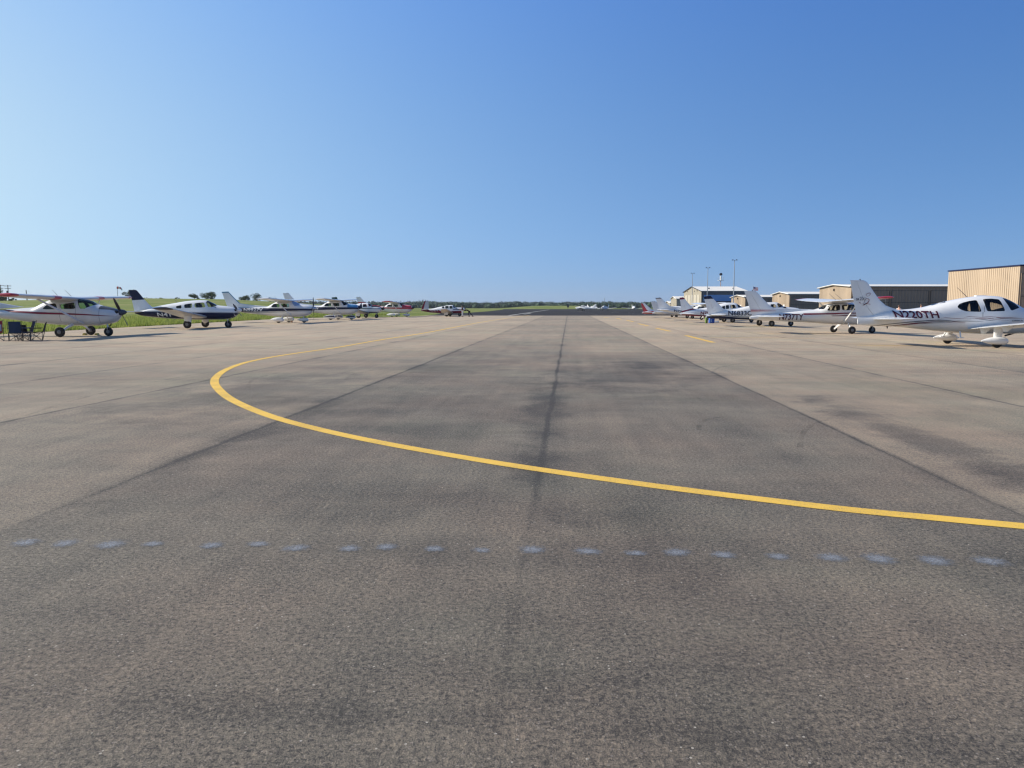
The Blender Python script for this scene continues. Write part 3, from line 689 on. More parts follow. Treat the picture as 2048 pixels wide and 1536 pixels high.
# --- N6833C, and the shape two small ones behind share
spJ = dict(
    prof=PX((1412, 631.5, 635.5, .04), (1430, 626, 637, .16), (1445, 622.5, 637.5, .27), (1475, 617, 638.5, .4), (1496, 612, 639.3, .48), (1520, 606.8, 640.3, .55), (1535, 604.6, 640.8, .58), (1550, 604.2, 641, .58), (1558, 606.5, 641, .58), (1566, 612.5, 641, .57), (1580, 614.5, 640.5, .53), (1593, 616, 638, .46), (1601, 619, 632, .32)),
    stripes=[(NAVY, PX((1414, 632.5), (1440, 632), (1455, 633), (1480, 635.4), (1530, 636.2), (1598, 630)), None), (NAVY, PX((1416, 629), (1445, 630), (1480, 633.2), (1530, 634)), PX((1416, 629.8), (1445, 630.9), (1480, 634.3), (1530, 635)))],
    windows=[('window', PX((1517, 612), (1526, 610), (1526.5, 616), (1518, 617))), ('window', PX((1529, 609.5), (1538, 608.7), (1539, 615.5), (1529.5, 616))), ('window', PX((1541, 608.5), (1550, 608.2), (1553, 615), (1541.5, 615.5))), ('windshield', PX((1554, 607.5), (1557, 605), (1566, 612.5), (1560, 614.5), (1556, 614.5)))],
    fin=list(zip(PX((1458, 621.5), (1447, 617.5), (1434, 605), (1425, 595.5), (1421, 591.2)), PX((1417, 629.5), (1415, 622), (1411, 607), (1408, 596.3), (1407.3, 593.5)))),
    stab=dict(root=(1441, 629), chord=.95, tip=.85, half=2.0, sweep=.05, rise=0, t=.1, taper=True),
    wing=dict(root=(1556, 638), chord=1.85, tip=1.25, half=5.2, sweep=.3, rise=.55, t=.13, taper=True),
    nose=1582, track=1.5, wr=.25, prop=dict(hub=(1601.5, 624), rad=.95, ang=60, spin=.18),
    text=[('N6833C', (1456.5, 630.8), (1503.5, 621.8), NAVY, 0)], whips=[((1535, 604.5), (1528, 598)), ((1512, 608), (1506, 602))])
cJ = Craft(1529, 61.5, 0); mJ = measure(cJ, spJ)
build_airplane(cJ, mJ, 'low_wing_airplane', 'white low-wing airplane with navy fin tip and belly, lettered N6833C', GR,
               dict(body=WHITE, fin_tip=NAVY, fin_tip_at=.84, spinner=WHITE, hinge=.6))
# --- N75
spK = dict(
    prof=PX((1362, 626, 630, .04), (1376, 621.5, 631, .16), (1393, 618.3, 632, .3), (1416, 614.5, 633, .44), (1430, 611, 633.5, .52), (1440, 608, 634, .57), (1455, 605.2, 634.5, .6), (1468, 605.5, 635, .6), (1476, 609, 635, .59), (1483, 613.2, 635, .58), (1495, 615, 634, .52), (1506, 617, 631, .42), (1511, 620, 627, .3)),
    stripes=[(MAROON, PX((1363, 628.5), (1385, 629), (1420, 631.5), (1509, 628)), None)],
    windows=[('window', PX((1443, 613.5), (1450, 611), (1450.6, 617.5), (1447, 618))), ('window', PX((1451.5, 610.5), (1458, 610), (1458, 617.5), (1451.8, 618))), ('window', PX((1460.5, 609.8), (1469, 609.3), (1473, 616), (1461, 617))), ('windshield', PX((1474, 609.5), (1475.5, 607.5), (1483, 613.2), (1477, 615.3)))],
    fin=list(zip(PX((1395, 619), (1386, 616.5), (1375, 604.5), (1369, 596.5), (1366.5, 594.6)), PX((1364.5, 628), (1363, 622), (1361, 607), (1359.2, 597.5), (1359, 595.2)))),
    stab=dict(root=(1382, 627), chord=.95, tip=.85, half=2.0, sweep=.05, rise=0, t=.1, taper=True),
    wing=dict(root=(1474, 633), chord=1.85, tip=1.25, half=5.2, sweep=.3, rise=.55, t=.13, taper=True),
    nose=1503, track=1.5, wr=.25, prop=dict(hub=(1511.5, 623), rad=.95, ang=60, spin=.18),
    text=[('N75', (1401, 629.3), (1418, 623), MAROON, 0)])
cK = Craft(1455, 76, 0); mK = measure(cK, spK)
rootK, SK = build_airplane(cK, mK, 'low_wing_airplane', 'white low-wing airplane with maroon fin tip and belly, lettered N75', GR,
               dict(body=WHITE, fin_tip=MAROON, fin_tip_at=.84, fin_low=MAROON, fin_low_at=.16, hinge=.6))
# --- N73 high wing
mL = scaled(mC, .937, .9, .866); tx = mL['text'][0]
mL = variant(mL, stripes=[], text=[('N73', tx[1], (tx[1][0] + (tx[2][0] - tx[1][0]) * .48, tx[2][1]), NAVY, 0)], windows=[(n.replace('_cover', ''), p) for n, p in mL['windows']])
build_airplane(Craft(1407, 89, 0), mL, 'high_wing_airplane', 'white high-wing airplane with navy fin cap, lettered N73', GR, dict(body=WHITE, fin_tip=NAVY, fin_tip_at=.93, hinge=.6))
# --- two more white tails behind
mN = variant(scaled(mJ, 1.02, 1, .93), text=[], stripes=[])
build_airplane(Craft(1378, 100, 0), mN, 'low_wing_airplane', 'plain white low-wing airplane mostly hidden behind the N73 one', GR, dict(body=WHITE2, hinge=.6))
mO = variant(scaled(mJ, .98, 1, .85), text=[])
mO = variant(mO, stripes=[(RED, [(l, zb + (.30 if l < -2 else .22) * (zt - zb)) for l, zt, zb, w in mO['prof']], None), (RED, [(l, zb + .78 * (zt - zb)) for l, zt, zb, w in mO['prof'][:7]], [(l, zb + .5 * (zt - zb)) for l, zt, zb, w in mO['prof'][:7]])])
build_airplane(Craft(1347, 112, 0), mO, 'low_wing_airplane', 'low-wing airplane with white fin, red rudder and red belly, farthest in the right row', GR, dict(body=WHITE, fin=WHITE, hinge=.55, redrudder=True))
for o in bpy.data.objects:   # coloured rudders of the two airplanes that have them
    if o.name.startswith('rudder') and o.parent and o.parent.get('label', '').startswith('low-wing airplane with white fin'): o.data.materials[0] = RED; o['label'] = 'red rudder'
    if o.name.startswith('rudder') and o.parent and 'small maroon' in o.parent.get('label', ''): o.data.materials[0] = MAROON; o['label'] = 'maroon rudder'
# --- far airplanes on the dark asphalt
GF = 'airplanes far off on the dark asphalt'
mP = variant(mJ, text=[], stripes=[])
for px, Y, yaw, lab in ((1208, 300, -118, 'tiny white low-wing airplane facing us on the far dark asphalt'), (1166, 285, 160, 'small white low-wing airplane turned left on the far dark asphalt'),
                        (1186, 345, -60, 'pale grey low-wing airplane behind two others on the far dark asphalt'), (1266, 330, -90, 'white low-wing airplane seen head-on with wings spread on the far asphalt')):
    build_airplane(Craft(px, Y, yaw), mP, 'low_wing_airplane', lab, GF, dict(body=WHITE if Y != 345 else WHITE2, cut=False, hinge=.6))

# ------------------------------------------------------------------ node helpers for the ground
class NG:
    def __init__(s, name):
        s.m = bpy.data.materials.new(name); s.m.use_nodes = True; s.n, s.l = nt(s.m); s.b = s.n['Principled BSDF']
    def val(s, sock, v):
        if hasattr(v, 'is_output') or isinstance(v, bpy.types.NodeSocket): s.l.new(v, sock)
        else: sock.default_value = v
    def math(s, op, a, b=0.0, c=None):
        n = s.n.new('ShaderNodeMath'); n.operation = op; s.val(n.inputs[0], a); s.val(n.inputs[1], b)
        if c is not None: s.val(n.inputs[2], c)
        return n.outputs[0]
    def rng(s, v, a, b, c, d, smooth=True):
        n = s.n.new('ShaderNodeMapRange'); n.interpolation_type = 'SMOOTHSTEP' if smooth else 'LINEAR'; s.val(n.inputs[0], v)
        for i, x in enumerate((a, b, c, d)): s.val(n.inputs[i + 1], x)
        return n.outputs[0]
    def noise(s, vec, scale, detail=4, rough=.55, dist=0.0):
        n = s.n.new('ShaderNodeTexNoise'); n.inputs['Scale'].default_value = scale; n.inputs['Detail'].default_value = detail; n.inputs['Roughness'].default_value = rough
        n.inputs['Distortion'].default_value = dist; s.l.new(vec, n.inputs['Vector']); return n.outputs['Fac']
    def comb(s, x, y, z=0.0):
        n = s.n.new('ShaderNodeCombineXYZ'); s.val(n.inputs[0], x); s.val(n.inputs[1], y); s.val(n.inputs[2], z); return n.outputs[0]
    def mix(s, f, a, b, mode='MIX'):
        n = s.n.new('ShaderNodeMix'); n.data_type = 'RGBA'; n.blend_type = mode; s.val(n.inputs[0], f)
        for i, x in ((6, a), (7, b)):
            if isinstance(x, tuple): n.inputs[i].default_value = (*x, 1)
            else: s.l.new(x, n.inputs[i])
        return n.outputs[2]
    def pos(s):
        g = s.n.new('ShaderNodeNewGeometry'); sp = s.n.new('ShaderNodeSeparateXYZ'); s.l.new(g.outputs['Position'], sp.inputs[0])
        return g.outputs['Position'], sp.outputs[0], sp.outputs[1]
    def bump(s, h, strength, dist):
        n = s.n.new('ShaderNodeBump'); n.inputs['Strength'].default_value = strength; n.inputs['Distance'].default_value = dist; s.l.new(h, n.inputs['Height']); s.l.new(n.outputs[0], s.b.inputs['Normal'])
LANE = R(4.37)
def apron_material():
    g = NG('weathered_asphalt'); P, x, y = g.pos()
    ca, sa = math.cos(LANE), math.sin(LANE)
    u = g.math('SUBTRACT', g.math('MULTIPLY', x, ca), g.math('MULTIPLY', y, sa)); v = g.math('ADD', g.math('MULTIPLY', x, sa), g.math('MULTIPLY', y, ca))
    uv = g.comb(u, v)
    wob = g.math('MULTIPLY', g.math('SUBTRACT', g.noise(uv, .35, 6, .65), .5), .14)
    uw = g.math('ADD', u, wob)
    # tone of each paver lane
    k = g.math('DIVIDE', g.math('ADD', uw, .28), 3.83)
    tones = [(-3, .86), (-2, .76), (-1, .56), (0, .53), (1, .87), (2, .95), (3, .86), (4, .96)]
    lane, prev = None, .88
    for p, t in tones:
        stp = g.math('MULTIPLY', g.math('GREATER_THAN', k, float(p)), t - prev); lane = stp if lane is None else g.math('ADD', lane, stp); prev = t
    lane = g.math('ADD', lane, .88)
    big = g.noise(uv, .09, 5, .6); mid = g.noise(uv, .75, 9, .72, .3)
    stre = g.noise(g.comb(g.math('MULTIPLY', u, 3.2), g.math('MULTIPLY', v, .16)), 1.0, 7, .7)
    cross = g.noise(g.comb(g.math('MULTIPLY', u, .12), g.math('MULTIPLY', v, .9)), 1.0, 4, .6)
    far = g.rng(v, 9, 42, 0, 1)         # far pavement lighter: its own tone plus grazing-angle brightness put into the colour
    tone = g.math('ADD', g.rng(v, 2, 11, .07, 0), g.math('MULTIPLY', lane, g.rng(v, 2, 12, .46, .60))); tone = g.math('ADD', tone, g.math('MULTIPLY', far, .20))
    tone = g.math('ADD', tone, g.math('MULTIPLY', g.math('SUBTRACT', big, .5), .55))
    tone = g.math('ADD', tone, g.math('MULTIPLY', g.math('SUBTRACT', mid, .5), .50))
    tone = g.math('ADD', tone, g.math('MULTIPLY', g.math('SUBTRACT', stre, .5), .30))
    tone = g.math('ADD', tone, g.math('MULTIPLY', g.math('SUBTRACT', cross, .5), .30))
    # fuel and oil darkening in the middle of the lanes
    def blob(cu, cv, ru, rv, amt):
        a = g.math('POWER', g.math('DIVIDE', g.math('SUBTRACT', u, cu), ru), 2.0); b = g.math('POWER', g.math('DIVIDE', g.math('SUBTRACT', v, cv), rv), 2.0)
        d = g.math('ADD', g.math('SQRT', g.math('ADD', a, b)), g.math('MULTIPLY', g.math('SUBTRACT', mid, .5), 2.4))
        return g.rng(d, .2, 1.15, amt, 0)
    for q in ((1.2, 17.5, 2.0, 4.2, 0.161), (-5.9, 13.5, 1.9, 4.5, 0.134), (2.2, 21, 1.7, 1.6, 0.134), (-2.0, 12.0, 2.0, 2.4, 0.053), (0.4, 4.6, 0.7, 1.8, 0.071), (1.6, 2.9, 1.6, 0.5, 0.036), (4.3, 9.5, 0.55, 4.5, 0.27), (-1.2, 2.75, 1.7, 0.16, 0.089), (1.4, 2.7, 1.6, 0.12, 0.053), (-3.0, 21, 1.8, 6, 0.053), (1.7, 29, 1.9, 5.0, -0.16), (-6.2, 30, 1.6, 8, -0.06), (-4.0, 10.5, 0.35, 5.0, 0.14), (-0.35, 11.5, 0.5, 5.0, 0.14)):
        tone = g.math('SUBTRACT', tone, blob(*q))
    # joints between the lanes
    fr = g.math('ABSOLUTE', g.math('SUBTRACT', g.math('FRACT', g.math('ADD', k, .5)), .5))
    jn = g.noise(g.comb(g.math('MULTIPLY', u, .4), g.math('MULTIPLY', v, .5)), 1.0, 4, .6)
    joint = g.math('MULTIPLY', g.rng(fr, .0, g.math('ADD', g.math('MULTIPLY', jn, .016), .009), 1, 0), g.rng(jn, .3, .6, .55, 1))
    soft = g.math('MULTIPLY', g.rng(fr, .0, .09, 1, 0), g.rng(jn, .42, .7, 0, .42))
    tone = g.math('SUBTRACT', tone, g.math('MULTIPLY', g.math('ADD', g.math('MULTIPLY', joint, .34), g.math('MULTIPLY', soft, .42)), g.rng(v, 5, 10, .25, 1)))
    # aggregate
    agg = g.noise(P, 120, 3, .75); agg2 = g.noise(P, 36, 4, .7); grit = g.noise(P, 430, 1, .5)
    tone = g.math('ADD', tone, g.math('MULTIPLY', g.math('SUBTRACT', agg, .5), 1.05)); tone = g.math('ADD', tone, g.math('MULTIPLY', g.math('SUBTRACT', agg2, .5), 1.2)); tone = g.math('ADD', tone, g.math('MULTIPLY', g.math('SUBTRACT', grit, .5), .25))
    pit = g.noise(P, 62, 2, .5, .6); pm = g.noise(uv, .9, 4, .6); tone = g.math('SUBTRACT', tone, g.math('MULTIPLY', g.rng(pit, .56, .66, 0, .34), g.rng(pm, .35, .65, .35, 1)))
    rp = g.n.new('ShaderNodeValToRGB'); el = rp.color_ramp.elements
    el[0].position = 0; el[0].color = (.052, .048, .042, 1); el[1].position = 1; el[1].color = (.55, .445, .305, 1)
    for p, c in ((.3, (.165, .145, .114)), (.6, (.315, .264, .191)), (.8, (.43, .35, .243))): e = el.new(p); e.color = (*c, 1)
    g.l.new(tone, rp.inputs[0])
    hue = g.noise(uv, .32, 4, .6)
    col = g.mix(g.rng(hue, .35, .65, 0, .9), rp.outputs[0], g.mix(1.0, rp.outputs[0], (1.06, .97, .95), 'MULTIPLY'))
    gr = g.noise(uv, .21, 5, .6, .4)
    col = g.mix(g.rng(gr, .48, .68, 0, .8), col, g.mix(1.0, col, (.90, .97, .93), 'MULTIPLY'))
    # pale stones in the aggregate
    vo = g.n.new('ShaderNodeTexVoronoi'); vo.inputs['Scale'].default_value = 48; g.l.new(P, vo.inputs['Vector'])
    sc = g.n.new('ShaderNodeSeparateColor'); g.l.new(vo.outputs['Color'], sc.inputs[0])
    chip = g.math('MULTIPLY', g.math('GREATER_THAN', sc.outputs[0], .985), g.math('LESS_THAN', vo.outputs['Distance'], .26))
    col = g.mix(g.math('MULTIPLY', chip, .75), col, (.55, .5, .42))
    vo2 = g.n.new('ShaderNodeTexVoronoi'); vo2.inputs['Scale'].default_value = 72; g.l.new(P, vo2.inputs['Vector'])
    sc2 = g.n.new('ShaderNodeSeparateColor'); g.l.new(vo2.outputs['Color'], sc2.inputs[0])
    chip2 = g.math('MULTIPLY', g.math('GREATER_THAN', sc2.outputs[1], .86), g.math('LESS_THAN', vo2.outputs['Distance'], .38))
    col = g.mix(g.math('MULTIPLY', chip2, .42), col, (.36, .31, .26))
    g.l.new(col, g.b.inputs['Base Color']); g.b.inputs['Roughness'].default_value = .82; g.b.inputs['Specular IOR Level'].default_value = .35
    h = g.math('ADD', g.math('MULTIPLY', agg, 1.0), g.math('ADD', g.math('MULTIPLY', agg2, 1.2), g.math('MULTIPLY', grit, .3)))
    g.bump(h, .8, .014)
    return g.m
def dark_asphalt_material():
    g = NG('fresh_dark_asphalt'); P, x, y = g.pos()
    a = g.noise(g.comb(g.math('MULTIPLY', x, .02), g.math('MULTIPLY', y, .05)), 1, 5, .6)
    b = g.noise(P, .4, 4, .6)
    col = g.mix(g.rng(a, .3, .7, 0, 1), (.020, .020, .022), (.040, .039, .040)); col = g.mix(g.rng(b, .4, .8, 0, .3), col, (.06, .058, .055))
    g.l.new(col, g.b.inputs['Base Color']); g.b.inputs['Roughness'].default_value = .95; g.b.inputs['Specular IOR Level'].default_value = .08
    return g.m
def grass_material(name, tint=(1, 1, 1)):
    g = NG(name); P, x, y = g.pos()
    a = g.noise(g.comb(g.math('MULTIPLY', x, .03), g.math('MULTIPLY', y, .12)), 1, 5, .6); b = g.noise(P, .5, 5, .65); c = g.noise(P, 4, 4, .7)
    col = g.mix(g.rng(a, .35, .65, 0, 1), (.12, .165, .028), (.23, .235, .075)); col = g.mix(g.rng(b, .35, .75, 0, .55), col, (.06, .105, .018)); col = g.mix(g.rng(c, .4, .8, 0, .5), col, (.17, .20, .05))
    d_ = g.noise(g.comb(g.math('MULTIPLY', x, .05), g.math('MULTIPLY', y, .16)), 1, 6, .7); col = g.mix(g.rng(d_, .52, .70, 0, .75), col, (.30, .26, .12)); col = g.mix(1.0, col, tint, 'MULTIPLY')
    g.l.new(col, g.b.inputs['Base Color']); g.b.inputs['Roughness'].default_value = .9; g.b.inputs['Specular IOR Level'].default_value = .1
    g.bump(c, .6, .15)
    return g.m
APRON, DARKA, GRASS = apron_material(), dark_asphalt_material(), grass_material('meadow_grass')

# ------------------------------------------------------------------ terrain
def sst(a, b, x):
    t = max(0, min(1, (x - a) / (b - a))); return t * t * (3 - 2 * t)
RIDGE = lerpf([(-400, 3.2), (-250, 3.6), (-180, 3.75), (-127, 4.4), (-100, 4.1), (-82, 3.3), (-67, 2.4), (-45, .9), (-25, 0.0), (40, 0)])
def terrain(x, y):
    z = -0.03
    xr = x * 260 / max(y, 120) if y > 120 else x * 260 / 120
    rise = sst(95, 260, y) * (1 - .35 * sst(280, 700, y))
    z += RIDGE(xr) * rise
    far = sst(520, 900, y); z = z * (1 - far) - .2 * far
    z += 2.2 * sst(500, 560, y) * (1 - sst(600, 680, y)) * sst(-20, 25, x) * (1 - sst(48, 70, x))       # grassy mound past the asphalt
    z += .12 * sst(60, 140, y) * sst(-32, -40, x) * (noise.noise(Vector((x * .03, y * .03, 0))))
    z += 9.0 * sst(1300, 2600, math.hypot(x, y))
    return z
xs = sorted(set([-2500, -2000, -1400, -1000, -750] + [-600 + 15 * i for i in range(28)] + [-190 + 4 * i for i in range(70)] + [100 + 25 * i for i in range(20)] + [750, 1000, 1500, 2000, 2500]))
ys = sorted(set([-300, -100, -30, 0, 20, 40] + [50 + 4 * i for i in range(75)] + [355 + 15 * i for i in range(26)] + [800, 900, 1100, 1400, 1800, 2200, 2500]))
b = MB(); nx = len(xs)
b.add([(x, y, terrain(x, y)) for y in ys for x in xs], [(j * nx + i, j * nx + i + 1, (j + 1) * nx + i + 1, (j + 1) * nx + i) for j in range(len(ys) - 1) for i in range(nx - 1)])
struct(b.build('grass_field', GRASS, None, 80))
def sheet(name, pts, z, mat):
    b = MB(); b.add([(p[0], p[1], z) for p in pts], [tuple(range(len(pts)))]); o = b.build(name, mat, None, 0); struct(o); return o
Yd = 133.0
eg = [(-29.2, -60), (-29.6, 20), (-30, 47), (-30.2, 56), (-30.6, 75), (-30.8, 94), (-27, 122), (-20, Yd)]
random.seed(3)
edge = []
for (a, c), (d, e) in zip(eg, eg[1:]):
    n = max(2, int((e - c) / 1.2))
    for i in range(n): t = i / n; edge.append((a + (d - a) * t + random.uniform(-.12, .12), c + (e - c) * t))
edge.append(eg[-1])
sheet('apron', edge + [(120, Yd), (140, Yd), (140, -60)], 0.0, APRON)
# dark asphalt beyond, with a grass island cut out of its left side
A0 = [(-60, Yd + 1), (-24, Yd), (200, Yd), (200, 470), (-6, 470), (-4.5, 400), (-8, 260), (-11.5, 190), (-60, 182)]
sheet('taxiway', A0, -0.004 + .004, DARKA)
def quad_line(pts, w, z, b):
    n = len(pts); vs = []
    for i, p in enumerate(pts):
        d = (Vector(pts[min(i + 1, n - 1)]) - Vector(pts[max(i - 1, 0)])); d.normalize(); nn = Vector((-d.y, d.x))
        for e in (-1, 1): vs.append((p[0] + nn.x * w / 2 * e, p[1] + nn.y * w / 2 * e, z))
    b.add(vs, [(2 * i, 2 * i + 1, 2 * i + 3, 2 * i + 2) for i in range(n - 1)])
def worn_paint(name, col, wear=.45):
    g = NG(name); P, x, y = g.pos()
    a = g.noise(P, 70, 5, .75); c = g.noise(P, 1.3, 7, .7)
    colr = g.mix(g.rng(c, .35, .7, 0, .6), col, tuple(v * .78 for v in col)); colr = g.mix(g.math('MULTIPLY', g.rng(a, .50, .66, 0, 1), g.rng(c, .4, .65, wear * .5, wear * 2.2)), colr, (.17, .15, .12))
    g.l.new(colr, g.b.inputs['Base Color']); g.b.inputs['Roughness'].default_value = .7; g.b.inputs['Specular IOR Level'].default_value = .3
    g.bump(a, .5, .006); return g.m
YEL = worn_paint('yellow_line_paint', (.74, .47, .075)); YEL2 = worn_paint('faded_yellow_paint', (.62, .43, .12), .4); WHT = worn_paint('white_line_paint', (.5, .5, .46), .5)
line_px = [(2300, 1075), (2048, 1053), (1850, 1034.5), (1700, 1020), (1550, 1002.5), (1400, 984), (1250, 964), (1100, 942.5), (980, 924), (860, 903.5), (780, 889), (700, 873), (630, 857), (560, 838.5), (510, 821), (470, 803), (448, 789), (434, 775), (429, 765), (432, 755), (446, 743), (470, 732), (500, 723), (545, 714), (600, 705.5), (680, 694), (760, 680), (860, 664), (980, 641.5), (1060, 630.5)]
raw = [ground(px, py) for px, py in line_px]
raw = [(p.x, p.y) for p in raw]
curve = catmull(raw, 8)
b = MB(); quad_line(curve, .175, .004, b); struct(b.build('taxi_line', YEL, None, 0))
b = MB()
for (a, c) in (((1372, 671), (1427, 685)), ((1312, 656.3), (1341, 662.6)), ((1277, 647.3), (1296, 651.8)), ((1253, 640.3), (1267, 643.6)), ((1232, 636), (1243, 638.6)), ((1208, 634.6), (1217, 635.6))):
    A, B = ground(*a), ground(*c); quad_line([(A.x, A.y), (B.x, B.y)], .24, .004, b)
struct(b.build('dashed_line', YEL, None, 0))
b = MB()
for (a, c) in (((1418, 675), (1628, 676.5)), ((1712, 690.6), (1900, 691.6)), ((1440, 658.6), (1520, 658.8)), ((1335, 648.3), (1420, 648.5)), ((1600, 667.5), (1640, 667.6))):
    A, B = ground(*a), ground(*c); quad_line([(A.x, A.y), (B.x, B.y)], .15, .004, b)
struct(b.build('parking_line', YEL2, None, 0))
b = MB()
for (a, c) in (((1018, 631), (1098, 619.6)), ((1142, 590 + 420 * .078), (1166, 590 + 425 * .078)), ((1048, 628.5), (1062, 626.5))):
    A, B = ground(*a), ground(*c); quad_line([(A.x, A.y), (B.x, B.y)], .5, .008, b)
for X0, X1, Yy in ((380, 430, 440), (460, 500, 460), (540, 570, 480), (585, 620, 492), (650, 690, 505), (760, 800, 430), (820, 850, 442), (1070, 1120, 445), (1140, 1180, 432), (1490, 1540, 465), (1600, 1650, 480), (1740, 1790, 492), (1890, 1940, 503), (1060, 1250, 441)):
    A, B = ground(1140 + X0 * .078, 590 + Yy * .078), ground(1140 + X1 * .078, 590 + Yy * .078); quad_line([(A.x, A.y), (B.x, B.y)], .9, .008, b)
struct(b.build('taxiway_marking', WHT, None, 0))
# blue-grey spray-paint dots in a row
def spray_material():
    g = NG('blue_grey_spray_paint'); P, x, y = g.pos()
    tc = g.n.new('ShaderNodeUVMap'); sp = g.n.new('ShaderNodeSeparateXYZ'); g.l.new(tc.outputs[0], sp.inputs[0])
    nz = g.noise(P, 26, 5, .75); ag = g.noise(P, 75, 3, .75)
    r = g.math('ADD', sp.outputs[0], g.math('MULTIPLY', g.math('SUBTRACT', nz, .5), 1.3)); r = g.math('ADD', r, g.math('MULTIPLY', g.math('SUBTRACT', ag, .5), 1.2))
    al = g.math('MULTIPLY', g.rng(r, .30, .95, .70, 0), g.rng(ag, .34, .54, .3, 1)); ctr = g.rng(r, .05, .65, 1, 0)
    g.l.new(g.mix(ctr, (.18, .198, .228), (.29, .315, .352)), g.b.inputs['Base Color']); g.b.inputs['Roughness'].default_value = .8
    g.bump(ag, .8, .012)
    tr = g.n.new('ShaderNodeBsdfTransparent'); mx = g.n.new('ShaderNodeMixShader'); out = g.n['Material Output']
    g.l.new(al, mx.inputs[0]); g.l.new(tr.outputs[0], mx.inputs[1]); g.l.new(g.b.outputs[0], mx.inputs[2]); g.l.new(mx.outputs[0], out.inputs[0])
    return g.m
dots = [(51, 1086, 50), (130, 1087.5, 44), (220, 1090, 56), (306, 1088.5, 40), (423, 1091.5, 42), (516, 1089, 42), (592, 1097, 50), (700, 1097.5, 38), (773, 1094.5, 38), (869, 1098.5, 36), (963, 1101, 36), (1064, 1100, 48), (1175, 1103.5, 50), (1271, 1107, 42), (1354, 1105.5, 50), (1447, 1110.5, 46), (1556, 1114, 42), (1664, 1116, 54), (1758, 1118.5, 56), (1870, 1122, 56), (1980, 1123.5, 60)]
b = MB(); uvs = []
random.seed(11)
for px, py, w in dots:
    c_ = ground(px, py); sc = w / FPX * c_.y * 1.0; asp = random.uniform(.7, 1.05); rot = random.uniform(-.4, .4)
    vs = [(c_.x, c_.y, .004)]
    for k in range(20):
        t = 2 * math.pi * k / 20; a, e = math.cos(t) * sc * .8, math.sin(t) * sc * .8 * asp
        vs.append((c_.x + a * math.cos(rot) - e * math.sin(rot), c_.y + a * math.sin(rot) + e * math.cos(rot), .004))
    b.add(vs, [(0, 1 + k, 1 + (k + 1) % 20) for k in range(20)])
o = b.build('spray_paint_mark', spray_material(), None, 0, weld=False); struct(o)
uvl = o.data.uv_layers.new(name='radius')
for p in o.data.polygons:
    for li in p.loop_indices:
        vi = o.data.loops[li].vertex_index; uvl.data[li].uv = (0.0 if vi % 21 == 0 else 1.0, 0)
# faint tyre arcs
def arc_material():
    g = NG('tyre_rubber_mark'); P, x, y = g.pos(); n_ = g.noise(P, 3, 4, .6)
    g.b.inputs['Base Color'].default_value = (.05, .048, .045, 1); g.b.inputs['Roughness'].default_value = .85
    tr = g.n.new('ShaderNodeBsdfTransparent'); mx = g.n.new('ShaderNodeMixShader')
    g.l.new(g.rng(n_, .35, .65, .0, .22), mx.inputs[0]); g.l.new(tr.outputs[0], mx.inputs[1]); g.l.new(g.b.outputs[0], mx.inputs[2]); g.l.new(mx.outputs[0], g.n['Material Output'].inputs[0]); return g.m
b = MB()
for pts in (((1600, 895), (1604, 870), (1625, 850), (1660, 838)), ((1398, 860), (1400, 848), (1420, 838), (1460, 832)), ((497, 775), (500, 765), (512, 757), (560, 745)), ((1425, 745), (1440, 735), (1500, 725), (1620, 718)), ((690, 760), (720, 745), (850, 730), (960, 725)), ((930, 690), (1040, 686), (1150, 688), (1260, 694)), ((0, 850), (150, 800), (330, 760), (420, 745))):
    q = [ground(*p) for p in catmull(list(pts), 8)]; quad_line([(p.x, p.y) for p in q], .07, .0025, b)
struct(b.build('tyre_mark', arc_material(), None, 0))

# ------------------------------------------------------------------ tall grass along the apron edge
def blade_material():
    g = NG('grass_blade'); P, x, y = g.pos(); a = g.noise(P, .35, 4, .6); c = g.noise(P, 9, 2, .5)
    col = g.mix(g.rng(a, .35, .65, 0, 1), (.14, .21, .03), (.26, .30, .065)); col = g.mix(g.rng(c, .35, .7, 0, .6), col, (.32, .33, .11))
    g.l.new(col, g.b.inputs['Base Color']); g.b.inputs['Roughness'].default_value = .75; g.b.inputs['Specular IOR Level'].default_value = .15
    tl = g.n.new('ShaderNodeBsdfTranslucent'); g.l.new(col, tl.inputs[0]); ms = g.n.new('ShaderNodeMixShader'); ms.inputs[0].default_value = .45
    g.l.new(g.b.outputs[0], ms.inputs[1]); g.l.new(tl.outputs[0], ms.inputs[2]); g.l.new(ms.outputs[0], g.n['Material Output'].inputs[0])
    return g.m
random.seed(21)
b = MB(); ef = lerpf([(y, x) for x, y in eg])
vs, fs = [], []
for i in range(52000):
    y = 30 + 105 * random.random() ** 1.15; x = ef(y) - .1 - 32 * random.random() ** 1.8
    z = terrain(x, y); h = random.uniform(.10, .34) * (1.15 + .6 * noise.noise(Vector((x * .3, y * .3, 1)))); a = random.uniform(0, math.pi); w = random.uniform(.02, .05); lean = random.uniform(-.12, .12)
    k = len(vs); dx, dy = math.cos(a) * w, math.sin(a) * w
    vs += [(x - dx, y - dy, z - .02), (x + dx, y + dy, z - .02), (x + lean, y + lean * .6, z + h)]; fs.append((k, k + 1, k + 2))
b.add(vs, fs); o = b.build('tall_grass', blade_material(), None, 0, weld=False)
tag(o, 'tall green roadside grass growing along the left edge of the apron', 'grass', kind='stuff')

